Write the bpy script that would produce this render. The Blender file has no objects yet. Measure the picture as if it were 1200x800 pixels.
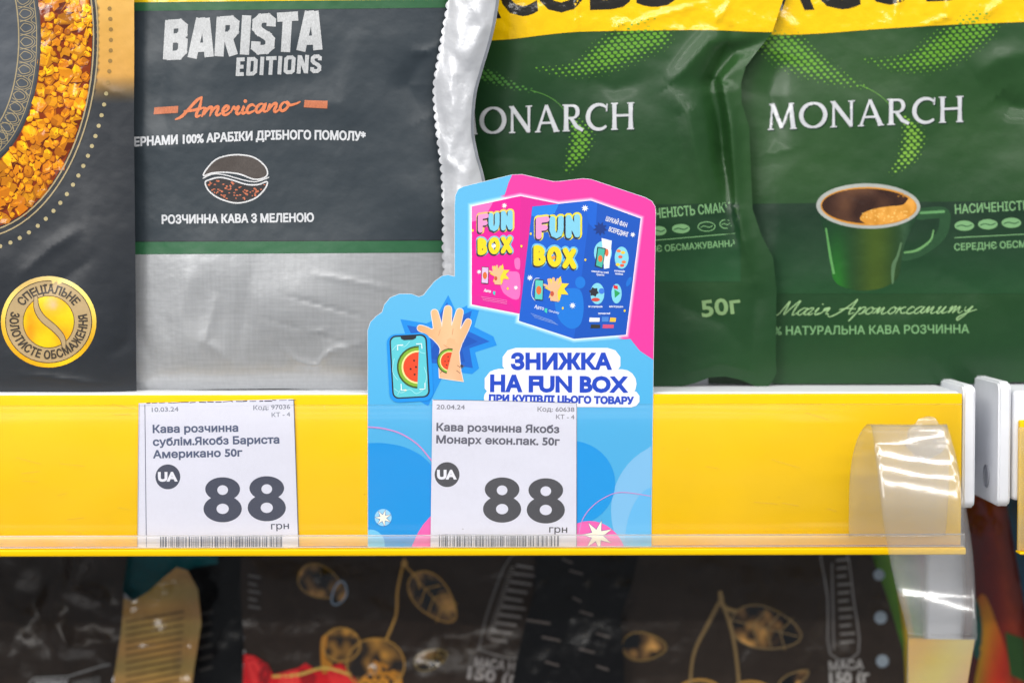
import bpy, math, random
import numpy as np
from mathutils import Vector, Matrix, geometry
R = math.radians
random.seed(7); rng = np.random.default_rng(7)
scn = bpy.context.scene; COL = scn.collection

# ------------------------------------------------------------------ camera, light, exposure
D = 0.75; FPX = 2143.0
PITCH, ROLL = R(-2.6), R(0.12)
cam = bpy.data.cameras.new('camera'); cam.sensor_width = 36; cam.lens = FPX / 1200 * 36
cam.clip_start = 0.01; cam.clip_end = 50
cam.dof.use_dof = True; cam.dof.focus_distance = 0.748; cam.dof.aperture_fstop = 3.7
camo = bpy.data.objects.new('camera', cam); COL.objects.link(camo)
CROT = (Matrix.Rotation(math.pi/2 + PITCH, 3, 'X') @ Matrix.Rotation(-ROLL, 3, 'Z'))
CLOC = Vector((0, -D*math.cos(PITCH), -D*math.sin(PITCH)))
camo.matrix_world = Matrix.Translation(CLOC) @ CROT.to_4x4()
scn.camera = camo
w = bpy.data.worlds.new('World'); scn.world = w; w.use_nodes = True
w.node_tree.nodes['Background'].inputs[0].default_value = (0.86, 0.92, 1.0, 1)
w.node_tree.nodes['Background'].inputs[1].default_value = 0.26
vs = scn.view_settings; vs.view_transform = 'Standard'; vs.look = 'None'; vs.exposure = 0; vs.gamma = 1
scn.cycles.use_denoising = True; scn.cycles.max_bounces = 8; scn.cycles.transparent_max_bounces = 16
scn.cycles.sample_clamp_indirect = 4; scn.cycles.caustics_refractive = False; scn.cycles.caustics_reflective = False
def area(name, loc, target, sx, sy, power, col=(1, .97, .93)):
    l = bpy.data.lights.new(name, 'AREA'); l.shape = 'RECTANGLE'; l.size = sx; l.size_y = sy; l.energy = power; l.color = col
    o = bpy.data.objects.new(name, l); COL.objects.link(o); o.location = loc
    o.rotation_euler = (Vector(target) - Vector(loc)).to_track_quat('-Z', 'Y').to_euler(); return o
# four long tubes of the shop ceiling over the aisle
for i, (y, z, p) in enumerate(((-.62, 1.35, 13), (-1.25, 1.45, 22), (-2.1, 1.45, 26), (-3.3, 1.45, 34))):
    area('ceiling_tube', (-.1, y, z), (-.1, y+.25, 0), 4.0, .10, p*1.42)
area('added_side_light', (-1.3, -2.0, .9), (0, 0, 0), .9, .9, 19, (1, .98, .95))  # soft light added from the left for contrast; no known shop lamp

# ------------------------------------------------------------------ numbers
def lin(c):
    c = np.asarray(c, float)/255.
    return np.where(c <= .04045, c/12.92, ((c+.055)/1.055)**2.4)
def ray(x, y):
    x = np.asarray(x, float); y = np.asarray(y, float)
    d = np.stack([(x-600)/FPX, -(y-400)/FPX, -np.ones_like(x*y)], -1)
    return d @ np.array(CROT).T
def at(x, y, Y):
    d = ray(x, y); C = np.array(CLOC); t = (Y - C[1]) / d[..., 1]
    return C + t[..., None]*d
def hash2(ix, iy, s):
    n = np.sin(ix*127.1 + iy*311.7 + s*74.7)*43758.5453
    return n - np.floor(n)
def vnoise(x, y, s=0):
    ix = np.floor(x); iy = np.floor(y); fx = x-ix; fy = y-iy
    fx = fx*fx*fx*(fx*(fx*6-15)+10); fy = fy*fy*fy*(fy*(fy*6-15)+10)
    a = hash2(ix, iy, s); b = hash2(ix+1, iy, s); c = hash2(ix, iy+1, s); d = hash2(ix+1, iy+1, s)
    return (a*(1-fx)+b*fx)*(1-fy) + (c*(1-fx)+d*fx)*fy - .5
def fbm(x, y, s=0, n=3):
    v = 0; a = 1
    for i in range(n): v = v + a*vnoise(x*2**i, y*2**i, s+i*3); a *= .5
    return v
def segdist(x, y, p, q):
    px, py = p; dx, dy = q[0]-px, q[1]-py; L = dx*dx+dy*dy+1e-9
    t = np.clip(((x-px)*dx+(y-py)*dy)/L, 0, 1)
    return np.hypot(x-px-t*dx, y-py-t*dy), t
def crease(x, y, pts, amp, wid):
    """a soft ridge (amp > 0) or valley along a polyline, fading at both ends"""
    best = np.full(np.shape(x), 1e9); tt = np.zeros(np.shape(x)); n = len(pts)-1
    for i in range(n):
        d, t = segdist(x, y, pts[i], pts[i+1]); m = d < best
        best = np.where(m, d, best); tt = np.where(m, (i+t)/n, tt)
    return amp*np.exp(-(best/wid)**1.6)*np.clip(np.sin(np.pi*np.clip(tt, .02, .98)), 0, 1)**.7
def polydist(x, y, poly):
    d = np.full(np.shape(x), 1e9)
    for i in range(len(poly)): d = np.minimum(d, segdist(x, y, poly[i], poly[(i+1) % len(poly)])[0])
    return d

# ------------------------------------------------------------------ outlines
def spl(pts, n=6, closed=False):
    P = [np.array(p, float) for p in pts]; out = []; N = len(P)
    for i in range(N if closed else N-1):
        if closed: a, b, c, d = P[i-1], P[i], P[(i+1) % N], P[(i+2) % N]
        else: a, b, c, d = P[max(i-1, 0)], P[i], P[i+1], P[min(i+2, N-1)]
        for k in range(n):
            t = k/n
            out.append(.5*((2*b)+(-a+c)*t+(2*a-5*b+4*c-d)*t*t+(-a+3*b-3*c+d)*t**3))
    if not closed: out.append(P[-1])
    return [tuple(o) for o in out]
def ell(cx, cy, rx, ry=None, n=20, rot=0, a0=0, a1=2*math.pi):
    ry = rx if ry is None else ry; out = []
    full = abs(a1-a0) > 6.28; k = n if full else n+1
    for i in range(k):
        a = a0+(a1-a0)*i/n; u, v = rx*math.cos(a), ry*math.sin(a)
        out.append((cx+u*math.cos(rot)-v*math.sin(rot), cy+u*math.sin(rot)+v*math.cos(rot)))
    return out
def ribbon(pts, wd, cap='round', closed=False):
    """outline(s) of a stroke of width wd (number or list) along pts; pieces are unioned by the fill"""
    P = np.array(pts, float); n = len(P)
    W = np.full(n, wd, float) if np.isscalar(wd) else np.interp(np.linspace(0, 1, n), np.linspace(0, 1, len(wd)), wd)
    if closed: P = np.vstack([P, P[:1]]); W = np.append(W, W[0]); n += 1
    T = np.gradient(P, axis=0)
    if closed: T[0] = T[-1] = P[1]-P[-2]
    T /= np.maximum(np.linalg.norm(T, axis=1)[:, None], 1e-9)
    N = np.stack([-T[:, 1], T[:, 0]], 1)
    if closed:
        return [[tuple(p) for p in P[:-1]+N[:-1]*W[:-1, None]/2], [tuple(p) for p in (P[:-1]-N[:-1]*W[:-1, None]/2)[::-1]]]
    Lf = [tuple(p) for p in P+N*W[:, None]/2]; Rt = [tuple(p) for p in (P-N*W[:, None]/2)[::-1]]
    def capp(c, t, r):
        a = math.atan2(t[1], t[0]); return [(c[0]+r*math.cos(a+u), c[1]+r*math.sin(a+u)) for u in (R(55), R(20), R(-20), R(-55))]
    if cap == 'round': return [Lf + capp(P[-1], T[-1], W[-1]/2) + Rt + capp(P[0], -T[0], W[0]/2)]
    return [Lf+Rt]
def poly_strokes(pts, wd):
    """square-cornered stroke: one box per leg, overlapping at the joints"""
    out = []
    for i in range(len(pts)-1):
        p, q = np.array(pts[i], float), np.array(pts[i+1], float); L = np.linalg.norm(q-p); t = (q-p)/max(L, 1e-9); n = np.array([-t[1], t[0]])*wd/2
        e = t*wd*.3*(1 if 0 < i else 0); f = t*wd*.3*(1 if i < len(pts)-2 else 0)
        out.append([tuple(p-e+n), tuple(q+f+n), tuple(q+f-n), tuple(p-e-n)])
    return out
def sarea(c):
    c = np.array(c); x, y = c[:, 0], c[:, 1]; return .5*np.sum(x*np.roll(y, -1)-np.roll(x, -1)*y)
def winding(cx, cy, cs):
    wn = np.zeros(len(cx), int)
    for c in cs:
        c = np.array(c); x0, y0 = c[:, 0], c[:, 1]; x1, y1 = np.roll(x0, -1), np.roll(y0, -1)
        for s in range(0, len(cx), 4000):
            X = cx[s:s+4000, None]; Y = cy[s:s+4000, None]
            cr = (x1-x0)*(Y-y0)-(X-x0)*(y1-y0)
            wn[s:s+4000] += ((y0 <= Y) & (y1 > Y) & (cr > 0)).sum(1) - ((y0 > Y) & (y1 <= Y) & (cr < 0)).sum(1)
    return wn
def offset(c, d):
    """grow an outline whose inside lies on its left when d > 0"""
    P = np.array(c, float); keep = np.linalg.norm(P-np.roll(P, 1, 0), axis=1) > 1e-5; P = P[keep]
    a = P-np.roll(P, 1, 0); b = np.roll(P, -1, 0)-P
    a /= np.linalg.norm(a, axis=1)[:, None]; b /= np.linalg.norm(b, axis=1)[:, None]
    na = np.stack([a[:, 1], -a[:, 0]], 1); nb = np.stack([b[:, 1], -b[:, 0]], 1)
    m = na+nb; L = np.linalg.norm(m, axis=1); m = m/np.maximum(L, 1e-6)[:, None]
    k = np.minimum(1/np.maximum((m*na).sum(1), .35), 1.6)
    return [tuple(p) for p in P+m*(k*d)[:, None]]
def fill(cs, rule='any', grid=None, sub=True):
    """triangles (verts n x 2, faces m x 3) inside a set of closed outlines"""
    V = []; E = []
    for c in cs:
        if grid and sub:
            c2 = []
            for i in range(len(c)):
                p, q = c[i], c[(i+1) % len(c)]; L = math.dist(p, q); k = max(1, int(L/grid))
                for j in range(k): c2.append((p[0]+(q[0]-p[0])*j/k, p[1]+(q[1]-p[1])*j/k))
            c = c2
        s = len(V); V += c; E += [(s+i, s+(i+1) % len(c)) for i in range(len(c))]
    A = np.array(V)
    if grid:
        lo, hi = A.min(0), A.max(0)
        if (hi-lo).min() > grid*.8:
            gx, gy = np.meshgrid(np.arange(lo[0]+grid*.5, hi[0], grid), np.arange(lo[1]+grid*.5, hi[1], grid))
            gx = gx + (np.arange(gx.shape[0]) % 2)[:, None]*grid*.5
            gx, gy = gx.ravel(), gy.ravel(); ok = winding(gx, gy, cs) != 0
            V = V + list(zip(gx[ok].tolist(), gy[ok].tolist()))
    vv, _, ff, *_ = geometry.delaunay_2d_cdt([Vector((float(p[0]), float(p[1]))) for p in V], E, [], 0, 1e-5)
    P = np.array([(v.x, v.y) for v in vv]); F = np.array([f for f in ff if len(f) == 3], int)
    if not len(F): return P, np.zeros((0, 3), int)
    ce = P[F].mean(1); wn = winding(ce[:, 0], ce[:, 1], cs)
    F = F[(wn > 0) if rule == 'pos' else (wn % 2 == 1) if rule == 'odd' else (wn != 0)]
    a, b, c = P[F[:, 0]], P[F[:, 1]], P[F[:, 2]]
    ar = (b[:, 0]-a[:, 0])*(c[:, 1]-a[:, 1])-(b[:, 1]-a[:, 1])*(c[:, 0]-a[:, 0])
    F = F[np.abs(ar) > 1e-6]; ar = ar[np.abs(ar) > 1e-6]
    F = np.where((ar > 0)[:, None], F[:, ::-1], F)      # seen from the front with y running down
    return P, F

# ------------------------------------------------------------------ sheets of print on a surface
class Sheet:
    """printed shapes laid on the surface Y = Y0 - h(x, y); every layer a few hundredths of a millimetre above the last"""
    def __init__(s, Y0, h=None, grid=None, base=0.00004, step=0.00003): s.Y0, s.h, s.grid, s.base, s.step = Y0, h, grid, base, step; s.reset()
    def reset(s): s.V = []; s.N = []; s.C = []; s.F = []; s.M = []; s.n = 0
    def pos(s, x, y, lift):
        Y = s.Y0 - lift - (s.h(x, y) if s.h else 0)
        return at(x, y, Y)
    def put(s, P, F, col, layer=0, mat=0):
        if not len(F): return
        x, y = P[:, 0], P[:, 1]; lift = s.base+layer*s.step
        s.V.append(s.pos(x, y, lift))
        if s.h:
            e = 1.0; dx = s.pos(x+e, y, lift)-s.pos(x-e, y, lift); dy = s.pos(x, y+e, lift)-s.pos(x, y-e, lift)
            n = np.cross(dy, dx); n /= np.linalg.norm(n, axis=1)[:, None]; n = np.where(n[:, 1:2] > 0, -n, n)
        else: n = np.tile([0, -1., 0], (len(x), 1))
        s.N.append(n)
        c = col(x, y) if callable(col) else np.tile(col, (len(x), 1))
        s.C.append(lin(np.clip(c, 0, 255))); s.F.append(F+s.n); s.M += [mat]*len(F); s.n += len(x)
    def shape(s, cs, col, layer=0, rule='any', mat=0, grid='auto'):
        if cs and np.isscalar(cs[0][0]): cs = [cs]
        s.put(*fill(cs, rule, s.grid if grid == 'auto' else grid), col, layer, mat)
    def line(s, pts, wd, col, layer=0, cap='round', mat=0): s.shape(ribbon(pts, wd, cap), col, layer, mat=mat)
    def dot(s, x, y, r, col, layer=0, ry=None, n=10, mat=0):
        P = np.array(ell(x, y, r, ry, n)); F = np.array([(0, i+1, i) for i in range(1, n-1)])[:, [0, 1, 2]]
        s.put(P, F, col, layer, mat)
    def text(s, body, x0, y0, x1, y1, cap, col, bold=0, layer=0, shear=0, mat=0, path=None):
        """letters fitted between two baseline ends; path maps (u 0..1, t up in px) to a point"""
        for cs in glyphs(body):
            W = text_width(body); sc = math.hypot(x1-x0, y1-y0)/W; sv = cap/CAPH
            ux, uy = (x1-x0)/W, (y1-y0)/W; L = math.hypot(ux, uy); nx, ny = uy/L, -ux/L
            out = []
            for c, hole in cs:
                q = []
                for (a, b) in c:
                    if path: q.append(path(a/W, b*sv))
                    else: q.append((x0+ux*a+nx*b*sv+shear*b*sv*ux/L, y0+uy*a+ny*b*sv+shear*b*sv*uy/L))
                if (sarea(q) > 0) == hole: q = q[::-1]       # outers positive area, holes negative
                out.append(offset(q, bold) if bold else q)
            g = s.grid if s.grid and cap > s.grid*1.2 else None
            s.put(*fill(out, 'pos', g), col, layer, mat)
    def build(s, name, mats, parent=None, smooth=None):
        V = np.concatenate(s.V); F = np.concatenate(s.F); N = np.concatenate(s.N); C = np.concatenate(s.C)
        me = bpy.data.meshes.new(name); me.from_pydata(V.tolist(), [], F.tolist())
        a = me.color_attributes.new('Col', 'FLOAT_COLOR', 'POINT')
        a.data.foreach_set('color', np.concatenate([C, np.ones((len(C), 1))], 1).ravel())
        for m in (mats if isinstance(mats, (list, tuple)) else [mats]): me.materials.append(m)
        me.polygons.foreach_set('material_index', s.M)
        if s.h:
            me.polygons.foreach_set('use_smooth', [True]*len(F)); me.normals_split_custom_set_from_vertices(N.tolist())
        o = bpy.data.objects.new(name, me); COL.objects.link(o)
        if parent: parent_keep(o, parent)
        s.reset(); return o
def parent_keep(o, p):
    o.parent = p; o.matrix_parent_inverse = p.matrix_world.inverted() if p.type == 'EMPTY' else Matrix.Identity(4)
_g = {}
def outlines(ch):
    cu = bpy.data.curves.new('t', 'FONT'); cu.body = ch; cu.size = 1; cu.resolution_u = 3; cu.fill_mode = 'NONE'
    o = bpy.data.objects.new('t', cu); COL.objects.link(o); bpy.context.view_layer.update()
    me = o.evaluated_get(bpy.context.evaluated_depsgraph_get()).to_mesh()
    P = [(v.co.x, v.co.y) for v in me.vertices]; adj = {}
    for e in me.edges:
        a, b = e.vertices; adj.setdefault(a, []).append(b); adj.setdefault(b, []).append(a)
    seen = set(); loops = []
    for st in adj:
        if st in seen: continue
        lp = [st]; seen.add(st); cur = st
        while True:
            nx = [v for v in adj[cur] if v not in seen]
            if not nx: break
            cur = nx[0]; seen.add(cur); lp.append(cur)
        if len(lp) > 2: loops.append([P[i] for i in lp])
    o.to_mesh_clear() if False else None
    bpy.data.objects.remove(o); bpy.data.curves.remove(cu); return loops
CAPH = 1.0
def glyphs(body):
    if body in _g: return _g[body][0]
    lp = outlines(body); xs = [(min(p[0] for p in l), max(p[0] for p in l)) for l in lp]
    x0 = min(a for a, b in xs); x1 = max(b for a, b in xs)
    lp = [[(p[0]-x0, p[1]) for p in l] for l in lp]; order = sorted(range(len(lp)), key=lambda i: xs[i][0])
    groups = []; end = -1
    for i in order:
        if xs[i][0] > end or not groups: groups.append([])
        groups[-1].append(lp[i]); end = max(end, xs[i][1])
    res = []
    for g in groups:
        r = []
        big = max((sarea(l) for l in g), key=abs)
        for l in g: r.append((l, sarea(l)*big < 0))      # holes run the other way round
        res.append(r)
    _g[body] = (res, x1-x0); return res
def text_width(body): glyphs(body); return _g[body][1]
CAPH = max(p[1] for l in outlines('H') for p in l)

# ------------------------------------------------------------------ materials
def mat(name, col=None, rough=.5, metal=0, attr=False, bump=(), coat=0, spec=.5, ior=1.5, noise=0, nscale=300, weave=0, chalk=0):
    m = bpy.data.materials.new(name); m.use_nodes = True; nt = m.node_tree; b = nt.nodes['Principled BSDF']
    b.inputs['Roughness'].default_value = rough; b.inputs['Metallic'].default_value = metal
    b.inputs['Coat Weight'].default_value = coat; b.inputs['Coat Roughness'].default_value = .12
    b.inputs['Specular IOR Level'].default_value = spec
    tc = nt.nodes.new('ShaderNodeTexCoord')
    if attr: a = nt.nodes.new('ShaderNodeAttribute'); a.attribute_name = 'Col'; src = a.outputs['Color']
    else: a = nt.nodes.new('ShaderNodeRGB'); a.outputs[0].default_value = (*lin(col), 1); src = a.outputs[0]
    def mul(src, fac_out, lo, hi):
        mr = nt.nodes.new('ShaderNodeMapRange'); nt.links.new(fac_out, mr.inputs[0]); mr.inputs[1].default_value = .25; mr.inputs[2].default_value = .75
        mr.inputs[3].default_value = lo; mr.inputs[4].default_value = hi
        mx = nt.nodes.new('ShaderNodeMix'); mx.data_type = 'RGBA'; mx.blend_type = 'MULTIPLY'; mx.inputs[0].default_value = 1
        nt.links.new(src, mx.inputs[6]); nt.links.new(mr.outputs[0], mx.inputs[7]); return mx.outputs[2]
    def nz(scale, sc=(1, 1, 1), det=3):
        mp = nt.nodes.new('ShaderNodeMapping'); mp.inputs['Scale'].default_value = sc; nt.links.new(tc.outputs['Object'], mp.inputs[0])
        n = nt.nodes.new('ShaderNodeTexNoise'); n.inputs['Scale'].default_value = scale; n.inputs['Detail'].default_value = det
        nt.links.new(mp.outputs[0], n.inputs['Vector']); return n.outputs[0]
    if noise: src = mul(src, nz(nscale), 1-noise, 1+noise*.3)
    if weave:
        src = mul(src, nz(900, (1, 1, .04), 2), 1-weave, 1.0); src = mul(src, nz(900, (.04, 1, 1), 2), 1-weave*1.3, 1.0)
    if chalk: src = mul(src, nz(2500, (1, 1, .5), 2), 1-chalk, 1.05)
    nt.links.new(src, b.inputs['Base Color'])
    prev = None
    for scale, dist, *sc in bump:
        bp = nt.nodes.new('ShaderNodeBump'); bp.inputs['Strength'].default_value = 1; bp.inputs['Distance'].default_value = dist
        nt.links.new(nz(scale, sc[0] if sc else (1, 1, 1), 2), bp.inputs['Height'])
        if prev: nt.links.new(prev, bp.inputs['Normal'])
        prev = bp.outputs[0]
    if prev: nt.links.new(prev, b.inputs['Normal'])
    return m
def clear(name, gloss=.12, rough=.08, milk=.04, tint=(1, 1, 1), bumpd=0):
    """thin clear plastic: see-through, a Fresnel shine and a little milk"""
    m = bpy.data.materials.new(name); m.use_nodes = True; nt = m.node_tree; nt.nodes.remove(nt.nodes['Principled BSDF']); out = nt.nodes['Material Output']
    tr = nt.nodes.new('ShaderNodeBsdfTransparent'); tr.inputs[0].default_value = (*tint, 1)
    gl = nt.nodes.new('ShaderNodeBsdfGlossy'); gl.inputs['Roughness'].default_value = rough
    df = nt.nodes.new('ShaderNodeBsdfDiffuse'); df.inputs[0].default_value = (.96, .96, .97, 1)
    tl = nt.nodes.new('ShaderNodeBsdfTranslucent'); tl.inputs[0].default_value = (.96, .96, .97, 1)
    ad = nt.nodes.new('ShaderNodeMixShader'); ad.inputs[0].default_value = .35; nt.links.new(df.outputs[0], ad.inputs[1]); nt.links.new(tl.outputs[0], ad.inputs[2])
    tcc = nt.nodes.new('ShaderNodeTexCoord'); mpp = nt.nodes.new('ShaderNodeMapping'); mpp.inputs['Scale'].default_value = (.35, 1, 1); nt.links.new(tcc.outputs['Object'], mpp.inputs[0])
    smu = nt.nodes.new('ShaderNodeTexNoise'); smu.inputs['Scale'].default_value = 55; smu.inputs['Detail'].default_value = 6; nt.links.new(mpp.outputs[0], smu.inputs['Vector'])
    mrr = nt.nodes.new('ShaderNodeMapRange'); nt.links.new(smu.outputs[0], mrr.inputs[0]); mrr.inputs[1].default_value = .3; mrr.inputs[2].default_value = .75; mrr.inputs[3].default_value = milk*.45; mrr.inputs[4].default_value = milk*2
    m1 = nt.nodes.new('ShaderNodeMixShader'); nt.links.new(mrr.outputs[0], m1.inputs[0]); nt.links.new(tr.outputs[0], m1.inputs[1]); nt.links.new(ad.outputs[0], m1.inputs[2])
    fr = nt.nodes.new('ShaderNodeLayerWeight'); pw = nt.nodes.new('ShaderNodeMath'); pw.operation = 'POWER'; pw.inputs[1].default_value = 4
    nt.links.new(fr.outputs['Facing'], pw.inputs[0]); mx = nt.nodes.new('ShaderNodeMath'); mx.operation = 'MULTIPLY_ADD'
    nt.links.new(pw.outputs[0], mx.inputs[0]); mx.inputs[1].default_value = .6; mx.inputs[2].default_value = gloss; mx.use_clamp = True
    m2 = nt.nodes.new('ShaderNodeMixShader'); nt.links.new(mx.outputs[0], m2.inputs[0]); nt.links.new(m1.outputs[0], m2.inputs[1])
    g2 = nt.nodes.new('ShaderNodeBsdfGlossy'); g2.inputs['Roughness'].default_value = min(rough*3.5, .6); gm = nt.nodes.new('ShaderNodeMixShader'); gm.inputs[0].default_value = .3
    nt.links.new(gl.outputs[0], gm.inputs[1]); nt.links.new(g2.outputs[0], gm.inputs[2]); nt.links.new(gm.outputs[0], m2.inputs[2])
    if bumpd:
        tc = nt.nodes.new('ShaderNodeTexCoord'); n = nt.nodes.new('ShaderNodeTexNoise'); n.inputs['Scale'].default_value = 160
        nt.links.new(tc.outputs['Object'], n.inputs['Vector']); bp = nt.nodes.new('ShaderNodeBump'); bp.inputs['Strength'].default_value = 1; bp.inputs['Distance'].default_value = bumpd
        nt.links.new(n.outputs[0], bp.inputs['Height']); nt.links.new(bp.outputs[0], gl.inputs['Normal'])
    nt.links.new(m2.outputs[0], out.inputs[0]); return m
FINE = ((60, .0008), (260, .00010))
M_matt = mat('matt_pouch_print', attr=True, rough=.42, bump=FINE, noise=.06, spec=.45)
M_green = mat('satin_pouch_print', attr=True, rough=.38, spec=.32, coat=.12, bump=((40, .0014), (130, .00018), (420, .00004)), noise=.06)
M_gloss = mat('glossy_pouch_print', attr=True, rough=.13, bump=((70, .0016), (220, .0003)), coat=.5)
M_canvas = mat('silver_canvas_print', attr=True, rough=.34, metal=.4, bump=((34, .0010, (1, 1, .5)), (110, .0002), (500, .00004)), weave=.10)
M_foil = mat('silver_foil', attr=True, rough=.3, metal=.15, bump=((60, .0010), (300, .0002)), coat=.35)
M_chalk = mat('chalk_print', attr=True, rough=.5, bump=FINE, chalk=.3)
M_card = mat('card_print', attr=True, rough=.38, noise=.02, nscale=2500, bump=((1800, .000015),))
M_paper = mat('paper_print', attr=True, rough=.75, noise=.03, nscale=800, bump=((90, .0004),))
M_dark = mat('dark_pouch_print', attr=True, spec=.4, rough=.3, bump=((50, .0028), (150, .0007)), noise=.15, nscale=120)
M_yellow = mat('yellow_plastic', (244, 196, 0), rough=.4, spec=.15, noise=.05, nscale=40, bump=((400, .00003), (25, .0002, (.3, 1, 1))))
M_white = mat('white_painted_steel', (226, 228, 232), rough=.35, noise=.05, nscale=90, bump=((700, .00003),))
M_wplas = mat('white_plastic', (228, 230, 236), rough=.4, noise=.04, nscale=150)
M_back = mat('grey_panel', (120, 122, 125), rough=.6, noise=.1)
M_cover = clear('clear_cover', gloss=.008, rough=.2, milk=.006)
M_lip = clear('clear_lip', gloss=.05, rough=.3, milk=.12)
M_lipshine = clear('milky_lip_highlight', gloss=.1, rough=.3, milk=.35)
M_strip = clear('clear_strip', gloss=.115, rough=.10, milk=.07, bumpd=.00006)
M_glue = clear('clear_sticker', gloss=.10, rough=.15, milk=.18, bumpd=.002)

# ------------------------------------------------------------------ object helpers
def tag(o, label=None, cat=None, group=None, kind=None):
    for k, v in (('label', label), ('category', cat), ('group', group), ('kind', kind)):
        if v: o[k] = v
    return o
def empty(name, loc, label, cat, group=None):
    o = bpy.data.objects.new(name, None); COL.objects.link(o); o.location = loc; o.empty_display_size = .01
    bpy.context.view_layer.update(); return tag(o, label, cat, group)
def box(name, lo, hi, m, parent=None, bev=.0006, seg=3):
    import bmesh
    bm = bmesh.new(); bmesh.ops.create_cube(bm, size=1)
    for v in bm.verts: v.co = Vector([lo[i]+(v.co[i]+.5)*(hi[i]-lo[i]) for i in range(3)])
    if bev: bmesh.ops.bevel(bm, geom=bm.edges[:], offset=bev, segments=seg, profile=.5, affect='EDGES')
    me = bpy.data.meshes.new(name); bm.to_mesh(me); bm.free(); me.materials.append(m)
    me.polygons.foreach_set('use_smooth', [True]*len(me.polygons))
    o = bpy.data.objects.new(name, me); COL.objects.link(o)
    if bev:
        me.set_sharp_from_angle(angle=R(50))
    if parent: parent_keep(o, parent)
    return o
def grid_mesh(name, rows, m, parent=None, thick=0):
    """rows: list of rows of points; a smooth sheet, given real thickness by a solidify modifier"""
    nr, nc = len(rows), len(rows[0]); V = [tuple(p) for r in rows for p in r]
    F = [(i*nc+j, i*nc+j+1, (i+1)*nc+j+1, (i+1)*nc+j) for i in range(nr-1) for j in range(nc-1)]
    me = bpy.data.meshes.new(name); me.from_pydata(V, [], F); me.materials.append(m); me.polygons.foreach_set('use_smooth', [True]*len(F))
    o = bpy.data.objects.new(name, me); COL.objects.link(o)
    if thick: s = o.modifiers.new('thickness', 'SOLIDIFY'); s.thickness = thick; s.offset = 0
    if parent: parent_keep(o, parent)
    return o
def X(px, py=556, Y=0): return float(at(px, py, Y)[0])
def Z(py, px=600, Y=0): return float(at(px, py, Y)[2])

# ------------------------------------------------------------------ shelf
ZS = Z(459.5, Y=.001)                                     # top face of the shelf board
ZB = Z(648.5, Y=-.003)                                    # lower edge of the price rail
XE = X(1127, 556, -.003)
sh = empty('shelf_board', (0, 0, ZS), 'white steel shelf board with a rounded front edge carrying the coffee pouches', 'shelf')
box('board', (-.6, .0005, ZS-.030), (X(1127, 457, 0), .34, ZS), M_white, sh, .0022, 4)
box('front_apron', (-.6, .0022, ZB+.012), (X(1126, 457, 0), .0035, ZS-.0302), M_white, sh, .0003, 1)
sh2 = empty('shelf_board', (.3, 0, ZS), 'white shelf board of the neighbouring bay beyond the brackets', 'shelf')
box('board', (X(1187.5, 457, 0), .0005, Z(588)), (.6, .34, ZS+.0002), M_wplas, sh2, .0022, 4)
lower = box('lower_shelf_board', (-.6, -.0, -.36), (.6, .36, -.345), M_white, None, .002)
tag(lower, kind='structure')
bk = box('back_panel', (-.7, .36, -.4), (.7, .37, .5), M_back, None, 0); tag(bk, kind='structure')

# price rail
rl = empty('price_rail', (0, -.002, ZB), 'long yellow plastic price rail clipped to the shelf edge under the pouches', 'price rail')
YR = -.0030
box('rail_back', (-.6, YR, ZB+.0032), (XE, 0.0, Z(462.3, Y=YR)), M_yellow, rl, .0005, 2)
box('bottom_edge', (-.6, YR-.0055, ZB), (XE+.0008, 0.0, ZB+.0030), M_yellow, rl, .0007, 3)
rows = []
for k, (py, Y) in enumerate(((474, YR-.0006), (476, YR-.0014), (500, YR-.0020), (560, YR-.0024), (610, YR-.0030), (627, YR-.0036))):
    z = Z(py, Y=Y); rows.append([(x, Y, z) for x in np.linspace(-.6, XE-.0005, 8)])
grid_mesh('clear_cover', rows, M_cover, rl, .0003)
rows = []
for py, Y in ((626, YR-.0048), (628, YR-.0052), (632, YR-.0054), (637, YR-.0052), (641, YR-.0050)):
    z = Z(py, Y=Y); rows.append([(x, Y, z) for x in np.linspace(-.6, XE+.0002, 8)])
grid_mesh('clear_lip', rows, M_lip, rl, .0006)
for py_, Yl in ((627, YR-.0056), (640.5, YR-.0056)):
    z_ = Z(py_, Y=Yl); box('lip_highlight', (-.6, Yl, z_-.0002), (XE, Yl+.0003, z_+.0002), M_lipshine, rl, 0)  # milky bars along the lip, standing in for its thin highlights
M_res = mat('label_residue', (232, 196, 60), rough=.8, noise=.3, nscale=900)
sR = Sheet(YR, None, base=.00012)
for k in range(26):
    x_ = random.choice((random.uniform(5, 155), random.uniform(355, 428), random.uniform(772, 1000))); y_ = random.uniform(470, 622); r_ = random.uniform(.25, .6)
    sR.dot(x_, y_, r_*random.uniform(1, 1.8), (176, 130, 30) if k % 4 else (236, 214, 120), 0, r_, 6)
for k in range(16):
    x_ = random.choice((random.uniform(5, 140), random.uniform(772, 990))); y_ = random.uniform(470, 622); a_ = random.uniform(-.35, .35); L_ = random.uniform(8, 34)
    sR.line([(x_, y_), (x_+L_, y_+L_*a_)], .35, (226, 190, 70), 1)
so = sR.build('scuff_and_dust', M_paper, rl); so['kind'] = 'stuff'
rl2 = empty('price_rail', (.24, -.002, ZB), 'end of the next yellow price rail past the white brackets', 'price rail')
xr = X(1194.5, 560, -.003)
box('rail_back', (xr, YR, Z(645)), (.6, -.0, Z(493)), M_yellow, rl2, .0005, 2)
box('bottom_edge', (xr-.0006, YR-.004, Z(648)), (.6, 0, Z(644.9)), M_yellow, rl2, .0006, 2)
grid_mesh('clear_cover', [[(x, YR-.003, Z(py)) for x in (xr-.0012, .3, .6)] for py in (500, 560, 643)], M_lip, rl2, .0005)

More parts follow.
